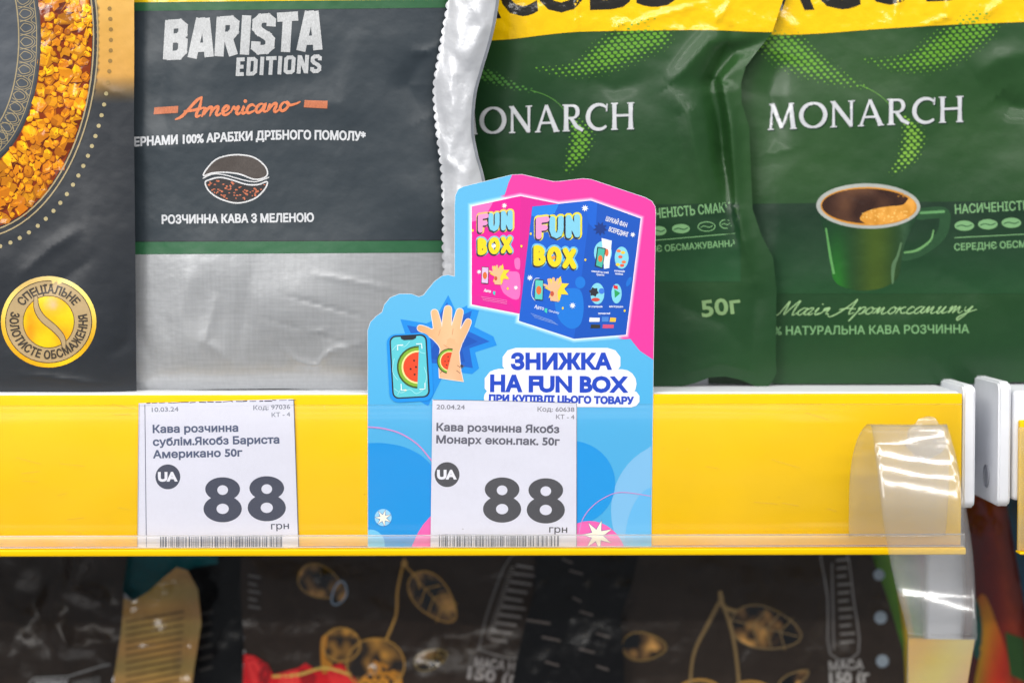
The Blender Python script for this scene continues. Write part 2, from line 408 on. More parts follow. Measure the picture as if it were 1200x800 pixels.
# brackets between the bays
def plate(name, px0, px1, py0, py1, Yf, depth, hole=None):
    """upright plate with rounded corners, lying in the Y-Z plane; front edge towards the aisle"""
    import bmesh
    x0, x1 = X(px0, 520, Yf), X(px1, 520, Yf); z1, z0 = Z(py0, px0, Yf), Z(py1, px0, Yf); r = .0035
    prof = [(Yf+depth, z1)] + [(Yf+r-r*math.sin(a), z1-r+r*math.cos(a)) for a in np.linspace(0, math.pi/2, 7)] + [(Yf+r-r*math.cos(a), z0+r-r*math.sin(a)) for a in np.linspace(0, math.pi/2, 7)] + [(Yf+depth, z0)]
    bm = bmesh.new(); f = bm.faces.new([bm.verts.new((x0, y, z)) for y, z in prof]); bm.normal_update()
    g = bmesh.ops.extrude_face_region(bm, geom=[f]); bmesh.ops.translate(bm, verts=[v for v in g['geom'] if isinstance(v, bmesh.types.BMVert)], vec=(x1-x0, 0, 0))
    bmesh.ops.recalc_face_normals(bm, faces=bm.faces)
    bmesh.ops.bevel(bm, geom=[e for e in bm.edges if abs(e.verts[0].co.x-e.verts[1].co.x) < 1e-6], offset=.0008, segments=3, affect='EDGES')
    me = bpy.data.meshes.new(name); bm.to_mesh(me); bm.free(); me.materials.append(M_wplas)
    me.polygons.foreach_set('use_smooth', [True]*len(me.polygons)); me.set_sharp_from_angle(angle=R(60))
    o = bpy.data.objects.new(name, me); COL.objects.link(o); return o, x0
p1, _ = plate('shelf_bracket', 1128.5, 1143, 451.5, 596, -.0015, .09)
tag(p1, 'white shelf bracket plate right beside the end of the long yellow rail', 'bracket', 'brackets between the shelf bays')
p2, x2 = plate('shelf_bracket', 1170, 1184.5, 447.5, 594, -.0015, .09)
tag(p2, 'white shelf bracket plate with an oval hole, beside the neighbouring bay', 'bracket', 'brackets between the shelf bays')
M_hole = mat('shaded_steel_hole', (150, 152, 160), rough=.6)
ht = Z(556, 1158, .02)
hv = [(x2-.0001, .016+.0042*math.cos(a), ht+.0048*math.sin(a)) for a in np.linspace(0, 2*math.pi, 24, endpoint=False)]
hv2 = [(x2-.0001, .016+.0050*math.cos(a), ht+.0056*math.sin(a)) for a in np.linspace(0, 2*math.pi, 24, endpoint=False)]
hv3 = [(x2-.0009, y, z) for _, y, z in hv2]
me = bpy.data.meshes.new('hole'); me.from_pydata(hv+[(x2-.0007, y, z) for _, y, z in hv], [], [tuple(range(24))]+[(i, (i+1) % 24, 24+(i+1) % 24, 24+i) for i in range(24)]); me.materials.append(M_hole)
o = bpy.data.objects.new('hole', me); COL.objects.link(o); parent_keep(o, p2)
p3 = box('upright_post', (X(1139, 520, .02), .100, -.36), (X(1172, 520, .06), .13, .3), M_wplas, None, .001); 
tag(p3, 'white upright post set back between the two bracket plates', 'post')

# ------------------------------------------------------------------ pouches
def pouch(name, outline, Y0, h, col, mats, label, cat='coffee pouch', group=None, grid=5, back=.012, matf=None, film='film', falloff=26):
    """a filled pouch: printed front film on Y0-h, back film bulging away, joined along the outline"""
    poly = [tuple(p) for p in outline]
    def hh(x, y): return h(x, y)
    sh_ = Sheet(Y0, hh, grid, base=0)
    c = at(np.array([np.mean([p[0] for p in poly])]), np.array([max(p[1] for p in poly)]), Y0)[0]
    root = empty(name, tuple(c), label, cat, group)
    P, F = fill([poly], 'any', grid)
    sh_.put(P, F, col, 0)
    if matf is not None:
        ce = P[F].mean(1); sh_.M = [int(v) for v in matf(ce[:, 0], ce[:, 1])]
    fr = sh_.build(film, mats, root)
    # back film, welded to the same outline
    d = polydist(P[:, 0], P[:, 1], poly); yb = Y0 - np.where(d < 1e-3, hh(P[:, 0], P[:, 1]), 0)
    q = np.clip(d/falloff, 0, 1); yb = np.where(d < 1e-3, yb, Y0 + .0008 + back*np.sin(q*math.pi/2))
    Vb = at(P[:, 0], P[:, 1], yb); me = bpy.data.meshes.new('back_film'); me.from_pydata(Vb.tolist(), [], F[:, ::-1].tolist())
    me.materials.append(M_foil_plain); me.polygons.foreach_set('use_smooth', [True]*len(F)); o = bpy.data.objects.new('back_film', me); COL.objects.link(o); parent_keep(o, root)
    return root, Sheet(Y0, hh, 7, base=.00008 if Y0 < YL-.02 else .0003, step=.00003 if Y0 < YL-.02 else .00006)
YL = .092
M_foil_plain = mat('inner_foil', (170, 172, 176), rough=.35, metal=.6)
def edgefall(poly, w, p=1.0):
    poly = [tuple(q) for q in poly]
    def f(x, y): d = polydist(x, y, poly); return np.sin(np.clip(d/w, 0, 1)*math.pi/2)**p
    return f
mm = .001

# --- A: dark grey pouch with the ring of granules
oa = [(-130, -60), (157, -60), (157.3, 60), (157, 150), (158.6, 300), (160, 458.5), (100, 460.5), (40, 461.5), (-130, 463)]
def hA(x, y):
    h = .0045*np.sin(np.clip((160-x)/60, 0, 1)*math.pi/2)+.0035*np.sin(np.clip((462-y)/150, 0, 1)*math.pi/2)
    h = h+.0028*fbm(x/120, y/150, 3, 2)*np.clip((160-x)/30, 0, 1)
    h = h+crease(x, y, [(100, 265), (60, 290), (20, 325)], .0009, 9)+crease(x, y, [(118, 295), (70, 330), (30, 345)], -.0007, 10)
    h = h+crease(x, y, [(112, 92), (128, 106), (150, 112)], .0005, 5)+crease(x, y, [(20, 438), (70, 443), (120, 450)], .0005, 4)
    h = h+crease(x, y, [(125, 420), (150, 400), (152, 340)], -.0006, 9)
    return h
DG = (45, 49, 55)
EO = (-30, 45, 140, 228)
def eval_ell(x, y, e): return ((x-e[0])/e[2])**2+((y-e[1])/e[3])**2
def colA(x, y):
    x = np.asarray(x); y = np.asarray(y); base = np.tile(np.array(DG, float), (len(x), 1))
    base += (np.clip(y/460, 0, 1)*-6)[:, None]
    t = np.clip((122-y)/34, 0, 1)**1.1
    gold = np.stack([222-18*np.clip(y/110, 0, 1), 172-22*np.clip(y/110, 0, 1), 84-14*np.clip(y/100, 0, 1)], 1)
    g = base*(1-t[:, None])+gold*t[:, None]
    ins = eval_ell(x, y, (-30, 45, 146, 234)) < 1
    return np.where(ins[:, None], base*.92, g)
A, sA = pouch('coffee_pouch', oa, .012, hA, colA, [M_matt], 'dark grey and gold coffee pouch with a ring of golden coffee granules', group='coffee pouches on the upper shelf', grid=4)
# granule ring
ring = ell(-30, 45, 138, 225, 90); inner = ell(-30, 45, 78, 153, 70)
sA.shape([ring, inner[::-1]], lambda x, y: np.tile((128, 48, 4), (len(x), 1)), 1, 'any' if False else 'odd')
pts = []
tries = 0
while tries < 11000:
    tries += 1
    x = random.uniform(-20, 112); y = random.uniform(-40, 275); r = random.uniform(6.4, 11)*(1 if tries < 5000 else .5)
    eo = eval_ell(x, y, (-30, 45, 137-r*.45, 224-r*.45)); ei = eval_ell(x, y, (-30, 45, 79+r*.5, 154+r*.5))
    if eo > 1 or ei < 1: continue
    if all((x-a)**2+(y-b)**2 > (.68*(r+c))**2 for a, b, c in pts): pts.append((x, y, r))
for i, (x, y, r) in enumerate(pts):
    n = random.randint(5, 7); a0 = random.random()*6; el = random.uniform(.62, 1.0); rot = random.random()*3.1
    P = []
    for k in range(n):
        a = a0+2*math.pi*k/n+random.uniform(-.25, .25); q = r*random.uniform(.95, 1.3); u, v = q*math.cos(a), q*el*math.sin(a)
        P.append((x+u*math.cos(rot)-v*math.sin(rot), y+u*math.sin(rot)+v*math.cos(rot)))
    tone = random.uniform(.80, 1.08); hue = random.uniform(.92, 1.08); P = np.array(P); ctr = np.array([x, y])
    def flat(Q, c, lay):
        n_ = len(Q); F = np.array([(0, k+1, k) for k in range(1, n_-1)])
        sA.put(Q, F, c, lay)
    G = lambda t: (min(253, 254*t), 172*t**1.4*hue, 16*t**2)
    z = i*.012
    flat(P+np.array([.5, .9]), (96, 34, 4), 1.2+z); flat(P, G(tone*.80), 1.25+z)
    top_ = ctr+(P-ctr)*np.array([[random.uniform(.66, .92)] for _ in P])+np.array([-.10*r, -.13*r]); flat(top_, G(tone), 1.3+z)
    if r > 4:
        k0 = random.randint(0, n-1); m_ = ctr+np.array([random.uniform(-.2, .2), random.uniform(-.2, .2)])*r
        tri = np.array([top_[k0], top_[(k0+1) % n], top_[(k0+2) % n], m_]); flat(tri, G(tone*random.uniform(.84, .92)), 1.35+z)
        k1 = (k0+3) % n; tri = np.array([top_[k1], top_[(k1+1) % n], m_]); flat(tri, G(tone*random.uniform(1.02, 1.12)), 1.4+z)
        for _ in range(2):
            a = random.random()*6; q = m_+np.array([math.cos(a), math.sin(a)])*r*random.uniform(.1, .35); sA.dot(q[0], q[1], r*random.uniform(.05, .12), G(tone*.66), 1.45+z, n=5)
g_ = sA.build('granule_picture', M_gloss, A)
tan = (150, 134, 98)
sA.shape([inner, ell(-30, 45, 75.5, 150, 70)[::-1]], (38, 42, 48), 2, 'odd')
sA.shape(ell(-30, 45, 75.5, 150, 70), (52, 60, 70), 1)
for a, b, wd in ((73, 145, 1.1), (52, 119, 1.6)): sA.shape([ell(-30, 45, a+wd/2, b+wd/2, 80), ell(-30, 45, a-wd/2, b-wd/2, 80)[::-1]], tan, 3, 'odd')
for k in range(-9, 14):
    t = R(90-k*7.2-45); cx, cy = -30+63*math.cos(t), 45+133*math.sin(t)
    tx, ty = -63*math.sin(t), 133*math.cos(t); L = math.hypot(tx, ty); tx, ty = tx/L, ty/L; nx, ny = ty, -tx
    if nx*(cx+30) < 0: nx, ny = -nx, -ny
    if cx < -14 or cy < -20: continue
    W = lambda u, v: (cx+tx*u+nx*v, cy+ty*u+ny*v)
    sA.line(spl([W(-9, -9), W(-6, 3), W(0, 8), W(6, 3), W(9, -9)], 4), .9, tan, 3)
    sA.line(spl([W(0, -9), W(5, -4), W(3, 3), W(0, 5), W(-3, 3), W(-5, -4), W(0, -9)], 4), .9, tan, 3.4)
    sA.line(spl([W(4, 9), W(8.5, 4), W(13, 9)], 4), .9, tan, 3.7)
sA.build('lace_ring', M_matt, A)
for a, b in ((140.5, 228.5), (145.5, 235)): sA.shape([ell(-30, 45, a, b, 90), ell(-30, 45, a-1.7, b-1.7, 90)[::-1]], (168, 150, 112), 3, 'odd')
s_ = 0; prev = None
for k in range(600):
    t = -1.0+k*.0045; x, y = -30+160*math.cos(t), 45+248*math.sin(t)
    if prev and math.dist(prev, (x, y)) < 12.2: continue
    prev = (x, y)
    if x < -10 or y < -6: continue
    sA.dot(x, y, 2.5, (176, 162, 120) if y > 100 else (150, 118, 62), 2)
sA.build('ring_border', M_matt, A)
# golden medal
cx, cy = 57, 377
sA.shape(ell(cx, cy, 56, 53.5, 48), lambda x, y: np.stack([246-20*np.sin((x-y)/17.), 200-22*np.sin((x-y)/17.)-.3*(y-cy), 70-1.3*(y-cy)-16*np.sin((x-y)/17.)], 1), 1)
sA.shape(ell(cx, cy, 51, 48.5, 44), (60, 52, 46), 2); sA.shape(ell(cx, cy, 50, 47.5, 44), (188, 162, 118), 3)
sA.shape(ell(cx, cy, 30.5, 31, 36), (110, 88, 44), 4)
sA.shape(ell(cx, cy, 29.5, 30, 36), lambda x, y: np.stack([252-.4*np.abs(x-cx)-8*np.cos(y/5.), 200-40*np.exp(-((x-cx-14)**2+(y-cy-12)**2)/90)-30*np.exp(-((x-cx+22)**2)/40)+12*np.cos((x+y)/9.), 10+150*np.exp(-((y-cy+22)**2+(x-cx-4)**2)/60)], 1), 5)
sc = spl([(42, 348), (43, 361), (50, 373), (64, 385), (73, 396), (75, 407)], 6)
sA.shape(ribbon(sc, [5, 8, 9, 8, 5]), (96, 78, 48), 6); sA.shape(ribbon(sc, [3.5, 6, 7, 6, 3.5]), (188, 162, 118), 7)
def arc(cx, cy, r, a0, a1, ky=.95, inside=False):
    def f(u, t):
        a = R(a0+(a1-a0)*u); rr = r-t if inside else r+t
        return (cx+rr*math.cos(a), cy+rr*ky*math.sin(a))
    return f
sA.text('СПЕЦІАЛЬНЕ', 0, 0, 80, 0, 9.5, (66, 58, 50), .35, 8, path=arc(cx, cy, 35.5, 214, 325))
sA.text('ЗОЛОТИСТЕ ОБСМАЖЕННЯ', 0, 0, 150, 0, 9.5, (66, 58, 50), .35, 8, path=arc(cx, cy, 45.5, 196, -12, inside=True))
sA.build('gold_medal_print', M_matt, A)

# --- stroke alphabets for display lettering (x, y up, cap height 1)
SLAB = {'B': (.66, [[(.13, 0), (.13, 1)], [(.1, .9), (.4, .9), (.5, .82), (.5, .64), (.4, .54), (.13, .54)], [(.38, .54), (.52, .44), (.52, .2), (.42, .1), (.1, .1)]]),
 'A': (.66, [[(.1, 0), (.27, 1)], [(.56, 0), (.39, 1)], [(.26, .9), (.40, .9)], [(.16, .26), (.5, .26)]]),
 'R': (.64, [[(.13, 0), (.13, 1)], [(.1, .9), (.4, .9), (.5, .82), (.5, .62), (.4, .5), (.13, .5)], [(.33, .5), (.52, 0)]]),
 'I': (.28, [[(.14, 0), (.14, 1)]]),
 'S': (.62, [[(.5, .68), (.5, .82), (.4, .9), (.22, .9), (.12, .82), (.12, .66), (.2, .57), (.42, .43), (.5, .34), (.5, .18), (.4, .1), (.22, .1), (.12, .18), (.12, .32)]]),
 'T': (.56, [[(0, .9), (.56, .9)], [(.28, 0), (.28, 1)]]),
 'E': (.5, [[(.13, 0), (.13, 1)], [(.1, .9), (.46, .9)], [(.1, .5), (.42, .5)], [(.1, .1), (.46, .1)]]),
 'D': (.64, [[(.13, 0), (.13, 1)], [(.1, .9), (.38, .9), (.5, .8), (.5, .2), (.38, .1), (.1, .1)]]),
 'O': (.64, [[(.3, .9), (.22, .9), (.12, .82), (.12, .18), (.22, .1), (.42, .1), (.52, .18), (.52, .82), (.42, .9), (.28, .9)]]),
 'N': (.66, [[(.13, 0), (.13, 1)], [(.53, 0), (.53, 1)], [(.15, .96), (.51, .04)]])}
def slab(s, body, x0, y0, x1, y1, cap, col, wf=.19, layer=2, shear=.06, mat=0, gap=.07):
    tot = sum(SLAB[c][0]+gap for c in body)-gap; ux, uy = (x1-x0)/tot, (y1-y0)/tot; pen = 0
    for c in body:
        adv, st = SLAB[c]; cs = []
        for pl in st:
            q = [(x0+ux*(pen+a)+shear*b*cap, y0+uy*(pen+a)-b*cap) for a, b in pl]
            cs += [k if sarea(k) > 0 else k[::-1] for k in poly_strokes(q, cap*wf)]
        s.shape(cs, col, layer, mat=mat); pen += adv+gap
def arcpts(cx, cy, rx, ry, a0, a1, n=14): return [(cx+rx*math.cos(R(a0+(a1-a0)*i/n)), cy+ry*math.sin(R(a0+(a1-a0)*i/n))) for i in range(n+1)]
# flared roman capitals: (points, widths)
ROM = {'M': (1.06, [([(.12, 0), (.2, 1)], (.10, .08)), ([(.18, 1), (.52, .06)], (.17, .13)), ([(.52, .06), (.86, 1)], (.08, .09)), ([(.84, 1), (.94, 0)], (.15, .18)), ([(.02, .02), (.24, .02)], (.045,)), ([(.82, .02), (1.06, .02)], (.045,)), ([(.08, .98), (.22, .98)], (.045,)), ([(.82, .98), (.96, .98)], (.045,))]),
 'O': (1.0, [(arcpts(.5, .5, .43, .46, 90, 450, 28), (.08, .15, .17, .15, .08, .15, .17, .15, .08))]),
 'N': (.92, [([(.14, 0), (.14, 1)], (.11, .08)), ([(.12, .98), (.78, .04)], (.16, .16)), ([(.78, 0), (.78, 1)], (.08, .11)), ([(.02, .02), (.26, .02)], (.045,)), ([(.02, .98), (.2, .98)], (.045,)), ([(.66, .98), (.9, .98)], (.045,))]),
 'A': (.94, [([(.1, 0), (.43, 1)], (.10, .08)), ([(.43, 1), (.82, 0)], (.12, .18)), ([(.2, .34), (.68, .34)], (.08,)), ([(.0, .02), (.22, .02)], (.045,)), ([(.7, .02), (.94, .02)], (.045,))]),
 'R': (.82, [([(.16, 0), (.16, 1)], (.19, .15, .17)), ([(.16, .95), (.4, .95)]+arcpts(.4, .72, .2, .23, 90, -90, 10)+[(.16, .49)], (.08, .09, .15, .15, .09, .08)), ([(.34, .5), (.56, .16), (.8, .02)], (.13, .15, .12)), ([(.02, .02), (.3, .02)], (.045,)), ([(.02, .98), (.2, .98)], (.045,))]),
 'C': (.84, [(arcpts(.5, .5, .42, .46, 48, 312, 20), (.09, .12, .15, .17, .15, .12, .09)), ([(.79, .7), (.81, .98)], (.05,))]),
 'H': (.94, [([(.16, 0), (.16, 1)], (.18, .14, .17)), ([(.78, 0), (.78, 1)], (.18, .14, .17)), ([(.16, .53), (.78, .53)], (.09,)), ([(.03, .02), (.29, .02)], (.045,)), ([(.03, .98), (.29, .98)], (.045,)), ([(.65, .02), (.91, .02)], (.045,)), ([(.65, .98), (.91, .98)], (.045,))])}
def strokes(s, table, body, x0, y0, x1, y1, cap, col, layer=2, gap=.1, shear=0, wk=1., cap_style='butt', mat=0):
    tot = sum(table[c][0]+gap for c in body)-gap; ux, uy = (x1-x0)/tot, (y1-y0)/tot; pen = 0
    for c in body:
        adv, st = table[c]; cs = []
        for pl, wd in st:
            q = [(x0+ux*(pen+a)+shear*b*cap, y0+uy*(pen+a)-b*cap) for a, b in pl]
            if len(q) == 2 and len(wd) > 1: q = [tuple(np.array(q[0])*(1-t)+np.array(q[1])*t) for t in np.linspace(0, 1, 5)]
            wd = [v*cap*wk for v in wd]; wd = wd*2 if len(wd) == 1 else wd
            for k in ribbon(q, wd, cap_style): cs.append(k if sarea(k) > 0 else k[::-1])
        s.shape(cs, col, layer, mat=mat); pen += adv+gap

# --- B: dark slate pouch of the barista range
ob = [(140, -60), (536, -60), (536, 330), (534, 455.5), (440, 459.3), (400, 458.5), (330, 455.6), (250, 456.4), (200, 458), (159, 457), (150, 300), (148, 100)]
def hB(x, y):
    h = .0020+.0085*np.sin(np.clip((x-130)/150, 0, 1)*math.pi/2)*np.sin(np.clip((560-x)/170, 0, 1)*math.pi/2)*np.sin(np.clip((500-y)/160, 0, 1)*math.pi/2)
    h = h+.0034*fbm(x/170+3, y/120, 11, 2)
    h = h+crease(x, y, [(195, 60), (188, 120), (200, 175)], -.0008, 14)+crease(x, y, [(500, 60), (478, 100), (500, 140)], -.0016, 16)
    h = h+crease(x, y, [(480, 60), (496, 62), (520, 50)], .0006, 6)+crease(x, y, [(425, 30), (400, 120), (300, 120)], .0010, 22)
    h = h+crease(x, y, [(225, 310), (212, 370), (230, 440)], .0007, 14)+crease(x, y, [(295, 310), (285, 380), (270, 440)], -.0006, 9)+crease(x, y, [(255, 340), (240, 400), (280, 430)], .0006, 7)
    h = h+crease(x, y, [(325, 400), (350, 425), (372, 428), (385, 412), (430, 400)], .0007, 4)+crease(x, y, [(345, 385), (370, 390), (385, 385)], .0005, 4)
    h = h+crease(x, y, [(330, 345), (430, 372)], -.0003, 3)+crease(x, y, [(300, 370), (430, 410)], -.00025, 3)+crease(x, y, [(360, 320), (470, 340)], .0003, 4)
    h = h+crease(x, y, [(165, 380), (175, 420), (168, 450)], -.0015, 12)
    h = h-.003*np.exp(-np.abs(y-458)/10)
    return h
def bandB(y, x): return y + (x-160)*.010
def colB(x, y):
    yy = y+(x-160)*.010*np.clip((200-y)/200, 0, 1); out = np.tile(np.array((72, 78, 88), float), (len(x), 1))
    k = lambda m, c: out.__setitem__(m, np.array(c, float))
    k(yy < 2.5, (236, 192, 10)); k((yy >= 2.5) & (yy < 12.5), (36, 88, 52))
    y2 = y+(x-160)*.003
    k((y2 >= 283.5) & (y2 < 298), (40, 92, 60)); k((y2 >= 298), (170, 175, 182))
    return out
B, sB = pouch('coffee_pouch', ob, .020, hB, (48, 57, 64), [M_matt], 'slate grey coffee pouch with chalk lettering above a plain silver canvas lower half', group='coffee pouches on the upper shelf', grid=4)
L = lambda y0, k=0., a=140, b=536, n=30: [(a+(b-a)*i/n, y0+k*(a+(b-a)*i/n-160)) for i in range(n+1)]
sB.grid = 5
sB.shape(L(-58)+L(3.0, -.010)[::-1], (236, 194, 12), .5, mat=1)
sB.shape(L(3.0, -.010)+L(13.2, -.011)[::-1], (40, 92, 56), .5)
sB.build('colour_band', [M_matt, M_gloss], B)
sB.shape(L(283.5, -.004)+L(298, -.006)[::-1], (42, 96, 62), .5); sB.shape(L(282.5, -.004)+L(283.5, -.004)[::-1], (30, 34, 38), .5)
sB.build('colour_band', M_matt, B)
low = [(150.5, 298.2)]+L(298.2, -.006)[1:-1]+[(535.8, 296), (535.5, 330), (533.5, 455), (440, 458.8), (400, 458), (330, 455.2), (250, 456), (200, 457.6), (159.4, 456.6)]
sB.grid = 4; sB.shape(low, (182, 184, 187), .5); sB.build('silver_panel', M_canvas, B)
sB.grid = 6
ch = (196, 198, 200)
slab(sB, 'BARISTA', 190.5, 70.5, 377, 58.5, 46, ch, .235, gap=.03)
slab(sB, 'EDITIONS', 275.5, 89.5, 376.5, 85.5, 21.5, ch, .21, gap=.06)
sB.build('chalk_lettering', M_chalk, B)
orange = (226, 128, 80)
def am(pts): return [((155+(x-155)*1.245)/2.667+150, y/2.667+1) for x, y in pts]
for pl in ([(150, 371), (165, 362), (182, 340), (203, 312), (216, 301)], [(216, 301), (211, 330), (203, 352), (203, 362), (212, 358)], [(172, 345), (196, 342), (221, 334)], [(216, 362), (226, 334), (224, 350)], [(221, 356), (232, 337), (240, 332), (241, 340), (236, 360)], [(237, 354), (248, 336), (256, 331), (257, 338), (252, 352), (256, 358), (265, 350)],
           [(265, 350), (278, 343), (283, 333), (277, 329), (269, 340), (269, 353), (277, 357), (290, 346)], [(288, 350), (296, 331), (299, 338), (309, 331), (305, 340), (303, 351), (308, 354), (316, 346)], [(316, 346), (322, 330), (317, 346), (320, 352), (329, 346)],
           [(349, 330), (343, 325), (334, 330), (329, 343), (334, 351), (350, 342)], [(373, 326), (365, 322), (355, 331), (352, 344), (358, 349), (368, 338), (376, 322), (371, 340), (374, 347), (384, 340)], [(380, 346), (388, 323), (386, 336)], [(384, 342), (394, 325), (402, 321), (403, 328), (398, 342), (402, 347), (412, 338)],
           [(430, 318), (422, 318), (414, 328), (413, 340), (420, 344), (430, 334), (434, 322), (428, 317), (436, 326), (452, 322), (462, 316)]):
    sB.line(spl(am(pl), 5), [1.8, 3.6, 3.4, 3.8, 1.8], orange, 2)
sB.dot(*am([(325, 314)])[0], 2.2, orange, 2)
sB.shape([(181, 126), (209, 124.3), (208.5, 132.5), (180, 134.2)], (200, 116, 78), 2); sB.shape([(357, 117.5), (384, 118.3), (383.5, 127.5), (356, 126)], (200, 116, 78), 2)
sB.build('orange_script', M_chalk, B)
wt = (206, 208, 212)
pth = spl([(150, 171.8), (200, 169), (250, 166.5), (320, 163.5), (380, 163.5), (428, 165)], 8); PT = np.array(pth); PL = np.concatenate([[0], np.cumsum(np.linalg.norm(np.diff(PT, axis=0), axis=1))]); PL /= PL[-1]
sB.text('ЗЕРНАМИ 100% АРАБІКИ ДРІБНОГО ПОМОЛУ*', 0, 0, 278, 0, 9.6, wt, .55, 2, path=lambda u, t: (float(np.interp(u, PL, PT[:, 0])), float(np.interp(u, PL, PT[:, 1]))-t))
sB.build('white_lettering', M_matt, B)
sB.text('РОЗЧИННА КАВА З МЕЛЕНОЮ', 190, 262, 367.5, 259.6, 9.2, wt, .5, 2)
sB.build('white_lettering', M_matt, B)
# drawn coffee bean
bc = (226, 226, 228)
top = spl([(238.5, 206), (243, 197), (255, 186), (275, 181.5), (296, 184), (310, 194), (313.5, 204), (308, 209), (297, 210), (280, 204), (262, 202), (248, 203)], 5, True)
bot = spl([(240.5, 214), (246, 210.5), (258, 208), (272, 211), (288, 216), (302, 216.5), (313, 213), (310, 222), (298, 233), (278, 238), (258, 233), (245, 224)], 5, True)
for q, c in ((top, (78, 70, 66)), (bot, (44, 40, 42))): sB.shape(q, c, 1); sB.shape(ribbon(q, 1.7, closed=True), bc, 2, 'odd')
sB.line(spl([(238, 209), (250, 204), (265, 205.5), (285, 211), (300, 213), (315, 208)], 5), 1.3, bc, 2.6)
k = 0
bn = np.array(bot)
while k < 62:
    x = random.uniform(242, 312); y = random.uniform(210, 237)
    if winding(np.array([x]), np.array([y]), [bot])[0] == 0 or polydist(x, y, bot) < 2.5: continue
    sB.dot(x, y, random.uniform(.7, 1.9), (206, 116, 82), 2+k*.01, random.uniform(.6, 1.3), 6); k += 1
sB.build('bean_drawing', M_chalk, B)

# --- C: silver foil edge with a scalloped cut
cl = spl([(526, -60), (526, 0), (520, 40), (513, 80), (510, 108), (513, 150), (519, 200), (521, 250), (521, 300), (523, 345), (525, 455)], 10)
scal = []; acc = 0; P0 = np.array(cl); CL = np.concatenate([[0], np.cumsum(np.linalg.norm(np.diff(P0, axis=0), axis=1))])
for s_ in np.arange(0, CL[-1], 1.25):
    x, y = np.interp(s_, CL, P0[:, 0]), np.interp(s_, CL, P0[:, 1]); scal.append((x-3.4*abs(math.sin(math.pi*s_/10.2))**.7, y))
rt = spl([(590, -60), (585, 0), (578, 40), (566.5, 80), (558.5, 110), (555.5, 150), (560, 180), (568, 210), (575, 260), (578, 455)], 8)
oc = scal+rt[::-1]
def hC(x, y):
    xr = np.interp(y, [p[1] for p in rt], [p[0] for p in rt]); xl = np.interp(y, P0[:, 1], P0[:, 0]); u = (x-xl)/(xr-xl)
    h = .0035*np.sin(np.clip(u, 0, 1)*math.pi*.9+.15)+.0016*fbm(x/30, y/60, 5, 3)
    return h+crease(x, y, [(545, -20), (566, 30), (545, 75)], .0015, 9)+crease(x, y, [(530, 60), (545, 85), (540, 130)], -.001, 8)+crease(x, y, [(515, 180), (545, 205)], .0006, 5)
C, sC = pouch('foil_pouch', oc, .0105, hC, (196, 198, 203), [M_foil], 'shiny silver foil pouch edge with scalloped cut between slate and green pouches', 'foil pouch', 'coffee pouches on the upper shelf', grid=3.5, back=.001, falloff=8)
sC.grid = 4; sC.shape([(p[0]-.2, p[1]) for p in rt]+[(p[0]-3.6, p[1]) for p in rt][::-1], (138, 142, 150), 1)
sC.build('grey_seal_line', M_foil, C)

# --- D, E: green pouches
def halftone(s, path, wid, col, dens=6.2, layer=1, rot=.1, r0=2.5):
    P = np.array(spl(path, 10)); Ls = np.concatenate([[0], np.cumsum(np.linalg.norm(np.diff(P, axis=0), axis=1))]); U = Ls/Ls[-1]
    W = np.interp(U, np.linspace(0, 1, len(wid)), wid); lo = P.min(0)-max(wid); hi = P.max(0)+max(wid)
    for j, y in enumerate(np.arange(lo[1], hi[1], dens*.62)):
        for x in np.arange(lo[0], hi[0], dens*1.1):
            xx = x+(j % 2)*dens*.55; yy = y+rot*(lo[0]-x); d = np.hypot(P[:, 0]-xx, P[:, 1]-yy); k = int(d.argmin()); q = 1-d[k]/W[k]
            if q <= .08: continue
            r = r0*min(1, q*1.5)*min(1, .35+W[k]/max(wid)*.8)
            s.dot(xx, yy, r*1.12, col, layer, r*.82, 8)
GR = (47, 92, 58)
od = [(520, -60), (930, -60), (918, 0), (905, 38), (890, 57), (874, 78), (868.5, 97), (869, 120), (878, 150), (880, 200), (882, 245), (892, 275), (906, 302), (910, 340), (909, 420), (910, 437), (905, 447), (899, 454.5), (893, 455.5), (882, 451), (868, 445), (850, 441), (832, 442), (814, 449), (798, 452.5), (700, 453), (540, 453), (530, 300)]
od = spl(od[:1], 1)+od[1:]
